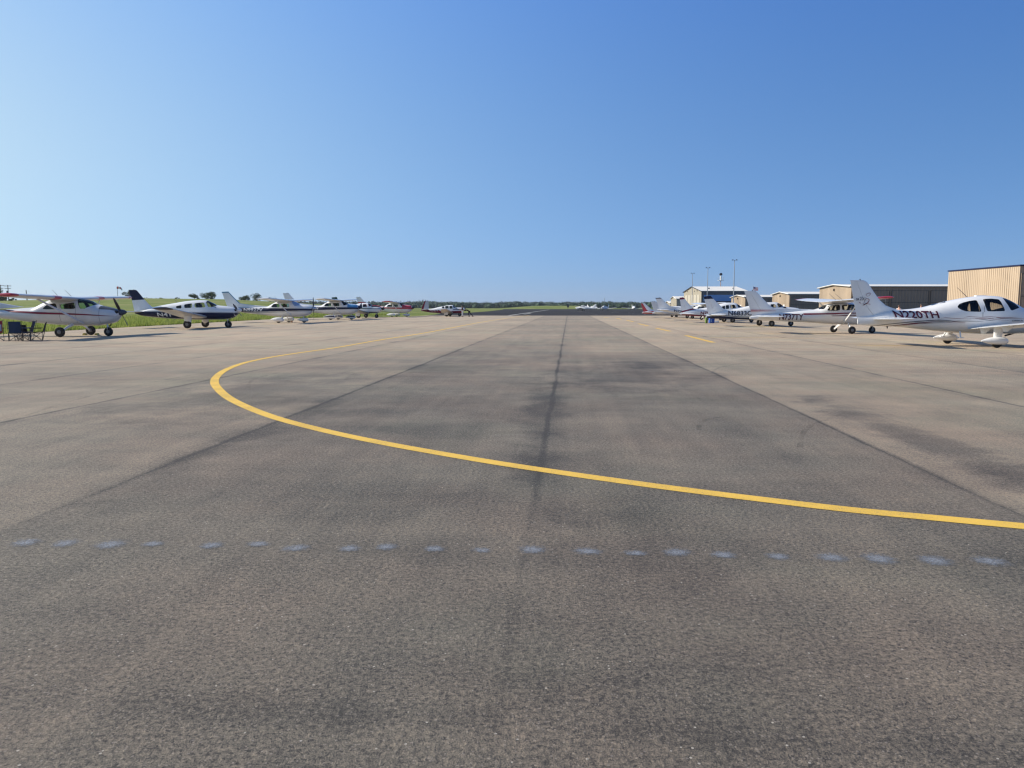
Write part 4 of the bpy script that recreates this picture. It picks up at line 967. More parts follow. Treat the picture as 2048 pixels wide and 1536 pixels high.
# ------------------------------------------------------------------ trees
def leaf_material(name, c0, c1):
    g = NG(name); P, x, y = g.pos(); a = g.noise(P, .35, 4, .6); o_ = g.n.new('ShaderNodeObjectInfo')
    col = g.mix(g.rng(a, .35, .65, 0, 1), c0, c1); g.l.new(col, g.b.inputs['Base Color']); g.b.inputs['Roughness'].default_value = .7; g.b.inputs['Specular IOR Level'].default_value = .2; return g.m
LEAF = leaf_material('oak_leaves', (.03, .055, .016), (.075, .105, .03)); LEAF2 = leaf_material('woodland_leaves', (.022, .047, .026), (.04, .07, .034)); LEAF3 = leaf_material('scrub_leaves', (.03, .06, .018), (.07, .10, .03))
BARK = pmat('bark', (.09, .07, .055), .9)
def tree(px0, px1, ytop, ybase, Y, label, group, leaf=LEAF, blobs=9, n=2200, seed=1, name='tree'):
    rnd = random.Random(seed)
    c = at((px0 + px1) / 2, ybase, Y); W = (px1 - px0) / FPX * Y; H = (ybase - ytop) / FPX * Y; bz = c.z
    root = empty(name, (c.x, Y, bz)); tag(root, label, 'tree', group)
    tb = MB(); tb.tube([(0, 0, -1.0), (.1, 0, H * .25), (0, .1, H * .55)], [.045 * H, .035 * H, .02 * H], 8)
    for k in range(5):
        t = k * 1.3; tb.tube([(0, 0, H * .22), (math.cos(t) * W * .2, math.sin(t) * W * .2, H * .5), (math.cos(t) * W * .32, math.sin(t) * W * .32, H * .68)], [.02 * H, .014 * H, .006 * H], 6)
    tb.build('trunk', BARK, root)
    cen = []
    for k in range(blobs):
        t = rnd.uniform(0, 2 * math.pi); rr = rnd.uniform(.05, .36) * W; zz = rnd.uniform(.10, .78) * H
        cen.append((rr * math.cos(t), rr * math.sin(t), zz, rnd.uniform(.13, .24) * min(W, H * 1.4)))
    vs, fs = [], []
    for i in range(n):
        cx, cy, cz, r = rnd.choice(cen); d = Vector((rnd.gauss(0, 1), rnd.gauss(0, 1), rnd.gauss(0, 1))).normalized() * r * rnd.uniform(.6, 1.15)
        p = Vector((cx, cy, cz)) + Vector((d.x, d.y, d.z * .8)); s = rnd.uniform(.008, .022) * H + .06
        a = Vector((rnd.gauss(0, 1), rnd.gauss(0, 1), rnd.gauss(0, 1))).normalized(); e = a.orthogonal().normalized(); f = a.cross(e)
        k = len(vs); vs += [p + e * s, p + f * s * .7, p - e * s, p - f * s * .7]; fs.append((k, k + 1, k + 2, k + 3))
    cb = MB(); cb.add(vs, fs); cb.build('crown', leaf, root, 0, weld=False)
    return root
GT = 'trees on the grassy rise to the left'
tree(377, 401, 585, 599, 270, 'round tree on the grassy rise, left of the widest one', GT, seed=2)
tree(399, 444, 583, 600, 272, 'widest dark tree on the grassy rise, behind the navy and white airplane', GT, blobs=16, n=4200, seed=3)
tree(470, 506, 590, 604, 285, 'low broad tree on the rise between the navy fin and the high-wing tail', GT, blobs=13, n=3200, seed=4)
tree(501, 525, 586, 604, 290, 'taller loose tree on the rise right of the low broad one', GT, blobs=10, n=2000, seed=5)
tree(529, 557, 594, 605, 330, 'small far tree on the rise right of the loose one', GT, blobs=10, n=2200, seed=6)
tree(246, 272, 578, 597, 262, 'tree peeking out behind the dark navy fin top', GT, blobs=9, n=2200, seed=7)
tree(-22, 13, 577, 601, 250, 'dark tree at the far left beside the power poles', GT, blobs=12, n=3000, seed=8)
tree(-8, 20, 593, 603, 230, 'low dark bush under the red wing tip at the far left', GT, blobs=9, n=1800, seed=9, name='bush')
tree(14, 36, 595.5, 603, 230, 'small dark bush right of the one under the red wing tip', GT, blobs=8, n=1400, seed=10, name='bush')
tree(282, 306, 594, 599, 300, 'low bush on the ridge behind the navy fin', GT, LEAF3, 8, 1000, 12, 'bush')
tree(306, 336, 595, 599, 310, 'thin low bush on the ridge left of the round tree', GT, LEAF3, 8, 1000, 13, 'bush')
tree(336, 364, 594.5, 599, 300, 'low bush on the ridge beside the round tree', GT, LEAF3, 8, 1000, 14, 'bush')
# the far-off woods that close the horizon: one mass
random.seed(5)
ico = bmesh.new(); bmesh.ops.create_icosphere(ico, subdivisions=2, radius=1); IV = [v.co.copy() for v in ico.verts]; ico.verts.index_update(); IF = [[v.index for v in f.verts] for f in ico.faces]; ico.free()
def woods(n, y0, y1, x0f, x1f, h0, h1, zoff, label, leaf, nq=42):
    vs, fs = [], []; rnd = random.Random(n + int(y0))
    for i in range(n):
        y = rnd.uniform(y0, y1); x = y * rnd.uniform(x0f, x1f); hh = rnd.uniform(h0, h1) * (1 + .3 * noise.noise(Vector((x * .008, y * .004, 3)))); r = hh * rnd.uniform(.45, .8); z = terrain(x, y) + zoff
        o = len(vs); sd = rnd.uniform(0, 100)
        for q in IV:
            k = .82 + .3 * noise.noise(q * 1.7 + Vector((sd, 0, 0)))
            vs.append((x + q.x * r * k, y + q.y * r * k, z + hh * .45 + q.z * hh * .5 * k))
        fs += [[o + a for a in f] for f in IF]
        for j in range(nq):
            d = Vector((rnd.gauss(0, 1), -abs(rnd.gauss(0, 1)), rnd.gauss(.25, 1))).normalized() * rnd.uniform(.8, 1.12); p = Vector((x + d.x * r, y + d.y * r, z + hh * .45 + d.z * hh * .52))
            a = Vector((rnd.gauss(0, 1), rnd.gauss(0, 1), rnd.gauss(0, 1))).normalized(); e = a.orthogonal().normalized(); f = a.cross(e); sz = rnd.uniform(.05, .13) * hh
            k = len(vs); vs += [p + e * sz, p + f * sz * .7, p - e * sz, p - f * sz * .7]; fs.append((k, k + 1, k + 2, k + 3))
    b = MB(); b.add(vs, fs); o = b.build('distant_woods', leaf, None, 0, weld=False); tag(o, label, 'woods', kind='stuff')
woods(1400, 700, 860, -.36, .40, 4.0, 6.8, -.5, 'dark green line of woodland across the horizon past the taxiway', LEAF2)
woods(1400, 1300, 1600, -.42, .62, 9, 13, -1.5, 'hazy farther band of wooded hills along the horizon', LEAF2)

# ------------------------------------------------------------------ buildings
def corr_metal(name, col, pitch=.30, axis='x', depth=.05):
    g = NG(name); P, x, y = g.pos()
    t = g.math('FRACT', g.math('DIVIDE', x if axis == 'x' else y, pitch))
    h = g.rng(g.math('ABSOLUTE', g.math('SUBTRACT', t, .5)), .12, .3, 1, 0)
    n1 = g.noise(P, .35, 4, .6); c = g.mix(g.rng(n1, .35, .65, 0, .35), col, tuple(v * .85 for v in col))
    c = g.mix(g.rng(h, 0, 1, 0.22, 0), c, tuple(v * .62 for v in col))  # shade between the ribs mixed into the siding colour
    g.l.new(c, g.b.inputs['Base Color']); g.b.inputs['Roughness'].default_value = .45
    g.bump(h, .9, depth); return g.m
TANY = corr_metal('tan_ribbed_siding', (.455, .355, .25), .42, 'y'); TANX = corr_metal('tan_ribbed_siding_shaded', (.27, .20, .14), .42, 'x')  # front copy is darker, the shaded side's tone put into its colour
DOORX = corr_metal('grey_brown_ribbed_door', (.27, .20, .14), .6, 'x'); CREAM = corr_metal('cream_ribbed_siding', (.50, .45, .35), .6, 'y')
ROOFW = pmat('white_metal_roof', (.80, .76, .66), .5, var=.06, vscale=.3); TRIM = pmat('dark_blue_trim', (.012, .016, .05), .6, spec=.2); TRIMW = pmat('white_trim', (.7, .68, .62), .5)
DSEAM = pmat('door_seam', (.05, .045, .04), .7); BLUEP = pmat('blue_door_panel', (.10, .29, .58), .3, coat=.3); DARKB = pmat('dark_grey_panel', (.07, .075, .085), .4); GLZ = pmat('building_glass', (.02, .025, .03), .05, spec=.8)
def hangar(label, X0, X1, Ya, Yb, eave, ridge, end_m, front_m, trim=TRIMW, doors=6, extra=None, name='hangar', gable_doors=False, flat=False):
    root = empty(name, (X0, Ya, 0)); tag(root, label, 'hangar', 'hangars along the right side of the airfield')
    L, D = X1 - X0, Yb - Ya; P = lambda p: p
    b = MB(); b.add([(0, 0, 0), (L, 0, 0), (L, 0, eave), (0, 0, eave)], [(0, 1, 2, 3)], 0)
    b.add([(0, D, 0), (L, D, 0), (L, D, eave), (0, D, eave)], [(3, 2, 1, 0)], 0)
    if flat:
        b.add([(0, 0, 0), (0, D, 0), (0, D, ridge), (0, 0, eave)], [(3, 2, 1, 0)], 1); b.add([(L, 0, 0), (L, D, 0), (L, D, ridge), (L, 0, eave)], [(0, 1, 2, 3)], 1)
    else:
        for x in (0, L): b.add([(x, 0, 0), (x, D, 0), (x, D, eave), (x, D / 2, ridge), (x, 0, eave)], [(0, 1, 2, 3, 4) if x else (4, 3, 2, 1, 0)], 1)
    nr_ = int(D / .40)
    for k in range(nr_):
        y0 = .2 + k * .40; zt = (eave if flat else eave + (ridge - eave) * (1 - abs(y0 + .05 - D / 2) / (D / 2))) - .02
        b.add([(-.002, y0, .02), (-.05, y0 + .025, .02), (-.05, y0 + .085, .02), (-.002, y0 + .11, .02), (-.002, y0, zt), (-.05, y0 + .025, zt), (-.05, y0 + .085, zt), (-.002, y0 + .11, zt)], [(0, 1, 5, 4), (1, 2, 6, 5), (2, 3, 7, 6), (4, 5, 6, 7)], 1)
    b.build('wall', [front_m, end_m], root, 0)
    r = MB(); o_ = .10 if flat else .35; t = .14
    if flat:
        r.add([(-o_, -o_, eave + .03), (L + o_, -o_, eave + .03), (L + o_, D + o_, ridge + .03), (-o_, D + o_, ridge + .03), (-o_, -o_, eave + .2), (L + o_, -o_, eave + .2), (L + o_, D + o_, ridge + .2), (-o_, D + o_, ridge + .2)], [(0, 1, 2, 3), (7, 6, 5, 4), (0, 4, 5, 1), (1, 5, 6, 2), (2, 6, 7, 3), (3, 7, 4, 0)])
    else:
        s = (ridge - eave) / (D / 2); ez = eave - s * o_
        q = [(-o_, ez + .03), (D / 2, ridge + .03), (D + o_, ez + .03), (D + o_, ez + .03 + t), (D / 2, ridge + .03 + t), (-o_, ez + .03 + t)]
        r.add([(-o_, y, z) for y, z in q] + [(L + o_, y, z) for y, z in q], [(0, 1, 4, 5), (1, 2, 3, 4), (11, 10, 7, 6), (10, 9, 8, 7)] + [(i, i + 6, (i + 1) % 6 + 6, (i + 1) % 6) for i in range(6)])
    r.build('roof', trim if flat else ROOFW, root, 0)
    if not flat:
        tb = MB(); tb.tube([(-o_ - .03, -o_, ez + .1), (-o_ - .03, D / 2, ridge + .1), (-o_ - .03, D + o_, ez + .1)], .12, 4); tb.build('gable_trim', trim, root, 0)
    for k in range(doors):
        w = L / doors; d = MB(); d.bevbox((w * (k + .5), -.06, eave * .44), (w - .35, .08, eave * .86), .02); do = d.build('door', front_m, root, 0)
        s2 = MB(); s2.box((w * (k + .5), -.115, eave * .44), (w - .4, .03, .08)); s2.box((w * (k + .5), -.115, eave * .86), (w - .4, .03, .07))
        for e in (-1, 1): s2.box((w * (k + .5) + e * (w / 2 - .22), -.115, eave * .44), (.08, .03, eave * .84))
        s2.build('door_frame', DSEAM, do, 0)
    if extra: extra(root, L, D, eave, ridge)
    return root
def end_door(root, L, D, eave, ridge):
    d = MB(); d.bevbox((-.05, D * .28, 1.05), (.08, 1.0, 2.1), .02); do = d.build('walk_door', TRIMW, root, 0)
    k = MB(); k.lathe([(-.03, .03), (.03, .03)], (-.12, D * .28 + .4, 1.0), 'x', 8); k.build('handle', DARKM, do)
    d = MB(); d.box((-.12, D * .5, ridge - .95), (.3, .12, .5)); d.build('flood_light', DARKM, root, 0)
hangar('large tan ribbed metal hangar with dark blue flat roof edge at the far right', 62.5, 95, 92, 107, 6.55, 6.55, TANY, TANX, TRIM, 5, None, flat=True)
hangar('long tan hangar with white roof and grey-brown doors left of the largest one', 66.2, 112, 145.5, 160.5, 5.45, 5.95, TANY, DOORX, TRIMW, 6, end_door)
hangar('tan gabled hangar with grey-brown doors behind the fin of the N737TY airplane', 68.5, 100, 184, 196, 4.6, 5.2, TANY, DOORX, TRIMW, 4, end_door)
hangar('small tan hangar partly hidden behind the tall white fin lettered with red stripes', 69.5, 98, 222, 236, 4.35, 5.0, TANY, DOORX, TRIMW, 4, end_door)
def big_extra(root, L, D, eave, ridge):
    b = MB(); b.bevbox((L * .5, -.12, eave - .95), (L - 1.2, .18, 1.7), .02); up = b.build('window_band', DARKB, root, 0)
    for k in range(4):
        w = MB(); w.bevbox((L * (.33 + k * .1), -.24, eave - .95), (1.6, .05, .6), .01); w.build('pane', GLZ, up, 0)
    b = MB(); b.bevbox((L * .5, -.14, 4.5), (L - 1.6, .2, 2.15), .02); b.build('blue_door', BLUEP, root, 0)
    b = MB(); b.box((L * .5, -.12, 1.68), (L - 1.4, .12, 3.3)); b.build('opening', DSEAM, root, 0)
    for k in range(5):
        b = MB(); b.bevbox((-.07, D * (.16 + .17 * k), eave * .42), (.1, D * .15, eave * .82), .02); b.build('sliding_door', CREAM, root, 0)
        b = MB(); b.box((-.05, D * (.16 + .17 * k) + D * .083, eave * .42), (.06, .35, eave * .80)); b.build('door_gap', DSEAM, root, 0)
    for k in (.2, .35, .75):
        b = MB(); b.bevbox((-.2, D * k, eave + .2), (.35, .3, .22), .03); b.build('flood_light', DARKM, root, 0)
    for k in (.25, .8):
        b = MB(); b.bevbox((L * k, D * .2, (eave + (ridge - eave) * .4) + .35), (.45, .45, .5), .04); b.build('roof_vent', DARKM, root, 0)
hangar('big cream hangar with white gable roof and blue front door behind the light poles', 64.8, 80.3, 255, 281, 6.85, 8.6, CREAM, DARKB, TRIM, 0, big_extra)
hangar('small cream shed left of the big cream hangar', 64.5, 76, 292, 302, 4.6, 5.5, CREAM, CREAM, TRIMW, 3)
hangar('tiny far white shed at the left end of the hangars', 66, 76, 310, 320, 3.0, 3.7, CREAM, DOORX, TRIMW, 2)
hangar('lowest white shed farthest away among the hangars', 66.5, 78, 330, 336, 2.9, 3.5, CREAM, DOORX, TRIMW, 2)

# ------------------------------------------------------------------ poles, flag, windsock, beacon
POLEM = pmat('galvanised_steel', (.34, .36, .38), .45, .5); WOOD = pmat('weathered_wood', (.10, .085, .07), .9)
def light_pole(px, ytop, Y, label):
    p = at(px, ytop, Y); root = empty('light_pole', (p.x, Y, 0)); tag(root, label, 'light pole', 'apron light poles')
    H = p.z; b = MB(); b.tube([(0, 0, 0), (0, 0, H * .5), (0, 0, H)], [.13, .11, .07], 10); b.build('pole', POLEM, root)
    b = MB(); b.bevbox((0, 0, .2), (.5, .5, .4), .05); b.build('base', TRIMW, root)
    b = MB(); b.tube([(-.55, 0, H - .05), (.55, 0, H - .05)], .04, 8); b.build('cross_arm', POLEM, root)
    for s in (-1, 1):
        b = MB(); b.bevbox((s * .5, -.05, H + .04), (.34, .26, .14), .04, 0, Matrix.Rotation(R(s * 30), 3, 'Y')); b.build('lamp_head', DARKM, root)
light_pole(1385.3, 546.5, 250, 'shortest-looking tall thin light pole, left of the three by the cream hangar')
light_pole(1416, 535.5, 215, 'middle thin light pole before the cream hangar')
light_pole(1469.3, 520, 180, 'tallest-looking thin light pole before the blue hangar door')
p = at(1441.8, 546, 292); root = empty('beacon_tower', (p.x, 292, 0)); tag(root, 'airport beacon tower on a mast above the cream hangar roof', 'beacon tower')
H = p.z; b = MB(); b.tube([(0, 0, 0), (0, 0, H - 3)], [.22, .15], 8); b.build('mast', pmat('banded_mast', (.42, .30, .27), .6), root)
b = MB(); b.bevbox((0, 0, H - 2.9), (2.0, 1.4, .12), .02); b.build('platform', TRIMW, root)
b = MB()
for sx in (-1, 1):
    for sy in (-.65, .65): b.tube([(sx * .95, sy, H - 2.9), (sx * .95, sy, H - 1.8)], .04, 6)
    b.tube([(sx * .95, -.65, H - 1.8), (sx * .95, .65, H - 1.8)], .04, 6)
b.build('railing', POLEM, root)
b = MB(); b.tube([(0, 0, H - 2.9), (0, 0, H - 1.1)], .3, 10); b.build('pedestal', TRIMW, root)
b = MB(); b.lathe([(-.5, .3), (-.45, .5), (.45, .5), (.5, .3)], (0, 0, H - .5), 'y', 16); b.build('rotating_lamp', DARKM, root)
# flag
p = at(1506.5, 572.5, 232); root = empty('flagpole', (p.x, 232, 0)); tag(root, 'american flag flying on a pole above the small tan hangar', 'flag')
H = p.z; b = MB(); b.tube([(0, 0, 0), (0, 0, H)], [.07, .04], 8); b.lathe([(-.06, .02), (0, .07), (.06, .02)], (0, 0, H + .05), 'z', 8); b.build('pole', POLEM, root)
FR, FW, FB = pmat('flag_red', (.40, .03, .04), .8), pmat('flag_white', (.6, .6, .6), .8), pmat('flag_blue', (.03, .04, .14), .8)
b = MB(); W_, H_ = 1.55, 1.05
def fl_pt(a, c, off=0): return (.05 + a * W_, .12 * math.sin(a * 7) * a + off, H - .15 - H_ * (1 - c) - .25 * a)
for k in range(13):
    for i in range(12):
        a0, a1 = i / 12, (i + 1) / 12; c0, c1 = k / 13, (k + 1) / 13
        m_ = 2 if (a1 <= .42 and c0 >= 6 / 13 - .001) else (0 if k % 2 == 0 else 1)
        b.add([fl_pt(a0, c0), fl_pt(a1, c0), fl_pt(a1, c1), fl_pt(a0, c1)], [(0, 1, 2, 3)], m_)
for r_ in range(5):
    for i in range(6):
        a, c = .04 + i * .065, .52 + r_ * .095
        q = [fl_pt(a + .016 * math.cos(2 * math.pi * j / 10) * (1 if j % 2 else .45), c + .026 * math.sin(2 * math.pi * j / 10) * (1 if j % 2 else .45), -.006) for j in range(10)]
        b.add(q, [tuple(range(10))], 1)
b.build('flag', [FR, FW, FB], root, 0)
# windsock
p = at(234.6, 575.5, 200); root = empty('windsock', (p.x, 200, terrain(p.x, 200))); tag(root, 'red and white windsock on a thin pole above the grass at left', 'windsock')
H = p.z - terrain(p.x, 200); b = MB(); b.tube([(0, 0, -.2), (0, 0, H + .5)], [.09, .05], 8); b.build('pole', POLEM, root)
b = MB(); pts = [(0, 0, H), (.4, 0, H + .03), (.75, 0, H - .02), (1.0, 0, H - .25), (1.25, 0, H - .62)]; rad = [.32, .29, .25, .21, .15]
for i in range(4): b.tube(pts[i:i + 2], rad[i:i + 2], 12, i % 2, cap=False)
b.build('sock', [pmat('windsock_red', (.75, .09, .06), .8), pmat('windsock_white', (.8, .76, .7), .8)], root, 60)
b = MB(); b.lathe([(-.02, .34), (.02, .34), (.02, .31), (-.02, .31)], (0, 0, H), 'x', 14); b.build('hoop', POLEM, root)
# utility poles
def utility_pole(px, ytop, ybase, Y, label, arms=2, lean=0):
    p = at(px, ytop, Y); z0 = terrain(p.x, Y); root = empty('utility_pole', (p.x, Y, z0)); tag(root, label, 'utility pole', 'power poles at the far left')
    H = p.z - z0; b = MB(); b.tube([(0, 0, -.5), (lean, 0, H)], [.17, .12], 8); b.build('pole', WOOD, root)
    for k in range(arms):
        b = MB(); b.box((lean, -.15, H - .35 - k * .9), (2.6 - k * .4, .12, .14)); ao = b.build('cross_arm', WOOD, root, 0)
        for s in (-1.1, -.5, .5, 1.1):
            b = MB(); b.lathe([(0, .05), (.1, .08), (.2, .05)], (lean + s * (1 - k * .15), -.15, H - .28 - k * .9), 'z', 8); b.build('insulator', TRIMW, ao)
    if arms:
        b = MB(); b.lathe([(-.4, .2), (-.35, .25), (.35, .25), (.4, .2)], (-.35, 0, H - 2.4), 'z', 12); b.build('transformer', GREYP, root)
utility_pole(15.4, 570, 587, 262, 'wooden power pole with cross-arm right of the frame edge at left')
utility_pole(.5, 569.5, 587, 258, 'wooden power pole at the very left frame edge', 2)
utility_pole(53, 580, 590, 240, 'bare leaning post above the near wing at left', 0, -.15)
p = at(1209, 607, 720); b = MB(); zt = at(1209, 595.5, 720).z
root = empty('radio_mast', (p.x, 720, terrain(p.x, 720))); tag(root, 'thin radio mast on the horizon above the far airplanes', 'radio mast')
b.tube([(0, 0, 0), (0, 0, zt)], [.3, .2], 6); b.build('mast', POLEM, root)
b = MB(); b.tube([(-.5, 0, zt - 1), (.5, 0, zt - 1)], .1, 6); b.build('antenna', POLEM, root)
p = ground(1136, 616.6); p = at(1136, 616.5, 470); root = empty('marker_post', (p.x, 470, 0)); tag(root, 'dark upright marker board beside the far grassy mound', 'marker post')
b = MB(); b.tube([(0, 0, 0), (0, 0, 2.6)], .12, 8); b.build('post', DARKM, root); b = MB(); b.bevbox((0, -.16, 1.8), (1.3, .08, 1.4), .02); b.build('board', DARKM, root)

# ------------------------------------------------------------------ camp chairs and bags
def camp_chair(X, Y, rz, fabric, label, back_h=.9, back2=None):
    root = empty('camp_chair', (X, Y, 0), rz); tag(root, label, 'camp chair', 'folding camp chairs under the airplane tail')
    # faces +x locally; width along y
    w, d, sh = .225, .24, .42
    b = MB(); n = 6; vs = []
    for i in range(n + 1):
        for j in range(n + 1):
            u, v = i / n * 2 - 1, j / n * 2 - 1; vs.append((u * d, v * w, sh - .06 * (1 - u * u) * (1 - .5 * v * v) + .03 * u))
    f = [(i * (n + 1) + j, i * (n + 1) + j + 1, (i + 1) * (n + 1) + j + 1, (i + 1) * (n + 1) + j) for i in range(n) for j in range(n)]
    k = len(vs); vs2 = vs + [(x, y, z - .015) for x, y, z in vs]; b.add(vs2, f + [tuple(k + q for q in reversed(p)) for p in f]); b.build('seat', fabric, root, 60, weld=False)
    b = MB(); vs = []
    for i in range(n + 1):
        for j in range(n + 1):
            u, v = i / n, j / n * 2 - 1; vs.append((-d - .16 * u - .04 * (1 - v * v), v * (w + .02), sh - .03 + u * (back_h - sh)))
    k = len(vs); vs2 = vs + [(x - .015, y, z) for x, y, z in vs]; f2 = f + [tuple(k + q for q in reversed(p)) for p in f]
    b.add(vs2, f2, 0); bo = b.build('backrest', fabric, root, 60, weld=False)
    if back2:
        b = MB(); q = [(x + .012, y * .82, sh + .04 + (z - sh) * .72) for x, y, z in vs]; b.add(q + [(x - .006, y, z) for x, y, z in q], f2); b.build('panel', back2, bo, 60, weld=False)
    for s in (-1, 1):
        b = MB(); b.bevbox((-.0, s * (w + .05), .60), (.50, .07, .035), .012); b.build('armrest', fabric if not back2 else pmat('black_webbing', (.012, .012, .014), .8), root)
    def leg(a, c): b = MB(); b.tube([a, c], .010, 6); b.build('leg', DARKM, root)
    W = w + .05
    for s in (-1, 1):
        leg((-d - .2, s * W, back_h + .01), (-d, s * W, .0)); leg((d, s * W, .0), (d, s * W, .60))
        leg((d, s * W, 0), (-d, s * W, sh)); leg((-d, s * W, 0), (d, s * W, sh))
    for x in (-d, d): leg((x, -W, 0), (x, W, sh)); leg((x, W, 0), (x, -W, sh))
    return root
FBL, FRD, FGR, FBK = pmat('blue_canvas', (.008, .03, .085), .8, var=.15, vscale=9), pmat('red_canvas', (.32, .015, .035), .8, var=.1, vscale=9), pmat('pale_grey_canvas', (.45, .45, .45), .8), pmat('black_canvas', (.014, .014, .018), .8)
FDB = pmat('slate_blue_canvas', (.02, .045, .12), .8, var=.1, vscale=9)
def gx(px, Y): return (px - 1024) / FPX * Y
camp_chair(gx(-5, 35.3), 35.3, R(-56), FRD, 'red camp chair with pale grey panel, leftmost at the frame edge', .97, FGR)
camp_chair(gx(33, 35.1), 35.1, R(120), FBL, 'blue camp chair seen square from behind, under the tail', .95)
camp_chair(gx(47, 35.9), 35.9, R(110), FBK, 'low black camp chair beside the blue one', .78)
camp_chair(gx(52, 35.4), 35.4, R(198), FDB, 'slate blue camp chair turned left between the black ones', .95)
camp_chair(gx(74, 35.2), 35.2, R(210), FBK, 'black camp chair facing left, rightmost of the row by the wheel', .88, None)
def chock(X, Y, rz, col, label):
    b = MB(); b.add([(-.09, -.13, 0), (.09, -.13, 0), (.02, -.13, .11), (-.04, -.13, .11), (-.09, .13, 0), (.09, .13, 0), (.02, .13, .11), (-.04, .13, .11)], [(0, 1, 2, 3), (7, 6, 5, 4), (0, 4, 5, 1), (1, 5, 6, 2), (2, 6, 7, 3), (3, 7, 4, 0)])
    o = b.build('wheel_chock', col, None, 0); o.location = (X, Y, .001); o.rotation_euler.z = rz; tag(o, label, 'wheel chock', 'wheel chocks')
YCH, OCH = pmat('yellow_chock', (.50, .40, .08), .7, var=.3, vscale=20), pmat('orange_chock', (.55, .20, .05), .7)
qa = cA.O + Vector((-.34, 1.45, 0)); chock(qa.x, qa.y, 0, YCH, 'yellow chock behind the far main wheel of the red-tipped airplane')
qa = cA.O + Vector((.34, 1.45, 0)); chock(qa.x, qa.y, math.pi, YCH, 'yellow chock before the far main wheel of the red-tipped airplane')
qc = cC.O + Vector((.38, 1.42, 0)); chock(qc.x, qc.y, math.pi, OCH, 'small orange chock at the far main wheel of the N9927V airplane')
# cooler and bag on the right
p = ground(1423, 646.2); root = empty('cooler_bag', (p.x, p.y, 0), R(8)); tag(root, 'bright blue cooler bag on the asphalt beside the N6833C tail', 'cooler')
b = MB(); b.bevbox((0, 0, .25), (.52, .36, .5), .06); b.build('body', pmat('blue_nylon', (.01, .07, .34), .55), root)
b = MB(); b.bevbox((0, 0, .53), (.50, .34, .07), .03); b.build('lid', pmat('navy_nylon', (.01, .03, .15), .6), root)
b = MB(); b.tube([(-.18, -.19, .35), (-.12, -.2, .58), (.12, -.2, .58), (.18, -.19, .35)], .015, 6); b.build('handle', FBK, root)
b = MB(); b.bevbox((-.12, -.185, .24), (.08, .02, .28), .008); b.build('pocket', pmat('pale_blue_nylon', (.3, .5, .7), .6), root)
p = ground(1412.5, 646.6); root = empty('backpack', (p.x, p.y, 0)); tag(root, 'olive green bag standing left of the blue cooler', 'bag')
b = MB(); b.bevbox((0, 0, .30), (.24, .3, .6), .09); b.build('body', pmat('olive_fabric', (.13, .20, .035), .8, var=.2, vscale=9), root)
b = MB(); b.bevbox((0, -.17, .2), (.18, .08, .25), .03); b.build('pocket', pmat('dark_olive_fabric', (.07, .11, .02), .8), root)
b = MB(); b.tube([(-.05, 0, .58), (0, 0, .68), (.05, 0, .58)], .014, 6); b.build('handle', FBK, root)
p = ground(1432.5, 645.4); b = MB(); b.bevbox((0, 0, .09), (.5, .34, .18), .06); o = b.build('white_bag', pmat('white_plastic', (.55, .57, .6), .6), None)
o.location = (p.x, p.y, 0); tag(o, 'low white plastic bag lying right of the blue cooler', 'bag')

# ------------------------------------------------------------------ people
SKIN = pmat('skin', (.42, .23, .16), .55); HAIRB = pmat('brown_hair', (.06, .035, .02), .7); HAIRD = pmat('dark_hair', (.015, .012, .01), .7)
def skin_mesh(chain, name, mat, parent, sub=2):
    """chain: joints {name: (co, radius)}, edges"""
    J, E = chain; names = list(J); idx = {k: i for i, k in enumerate(names)}
    me = bpy.data.meshes.new(name); me.from_pydata([J[k][0] for k in names], [(idx[a], idx[c]) for a, c in E], [])
    o = bpy.data.objects.new(name, me); COL.objects.link(o)
    sk = o.modifiers.new('skin', 'SKIN'); sk.use_smooth_shade = True
    for i, k in enumerate(names):
        r = J[k][1]; me.skin_vertices[0].data[i].radius = r if isinstance(r, tuple) else (r, r)
    me.skin_vertices[0].data[0].use_root = True
    ss = o.modifiers.new('sub', 'SUBSURF'); ss.levels = sub; ss.render_levels = sub
    dg = bpy.context.evaluated_depsgraph_get(); m2 = bpy.data.meshes.new_from_object(o.evaluated_get(dg)); bpy.data.objects.remove(o)
    m2.materials.clear(); m2.materials.append(mat); m2.name = name
    n_ = bpy.data.objects.new(name, m2); COL.objects.link(n_)
    if parent: n_.parent = parent
    return n_
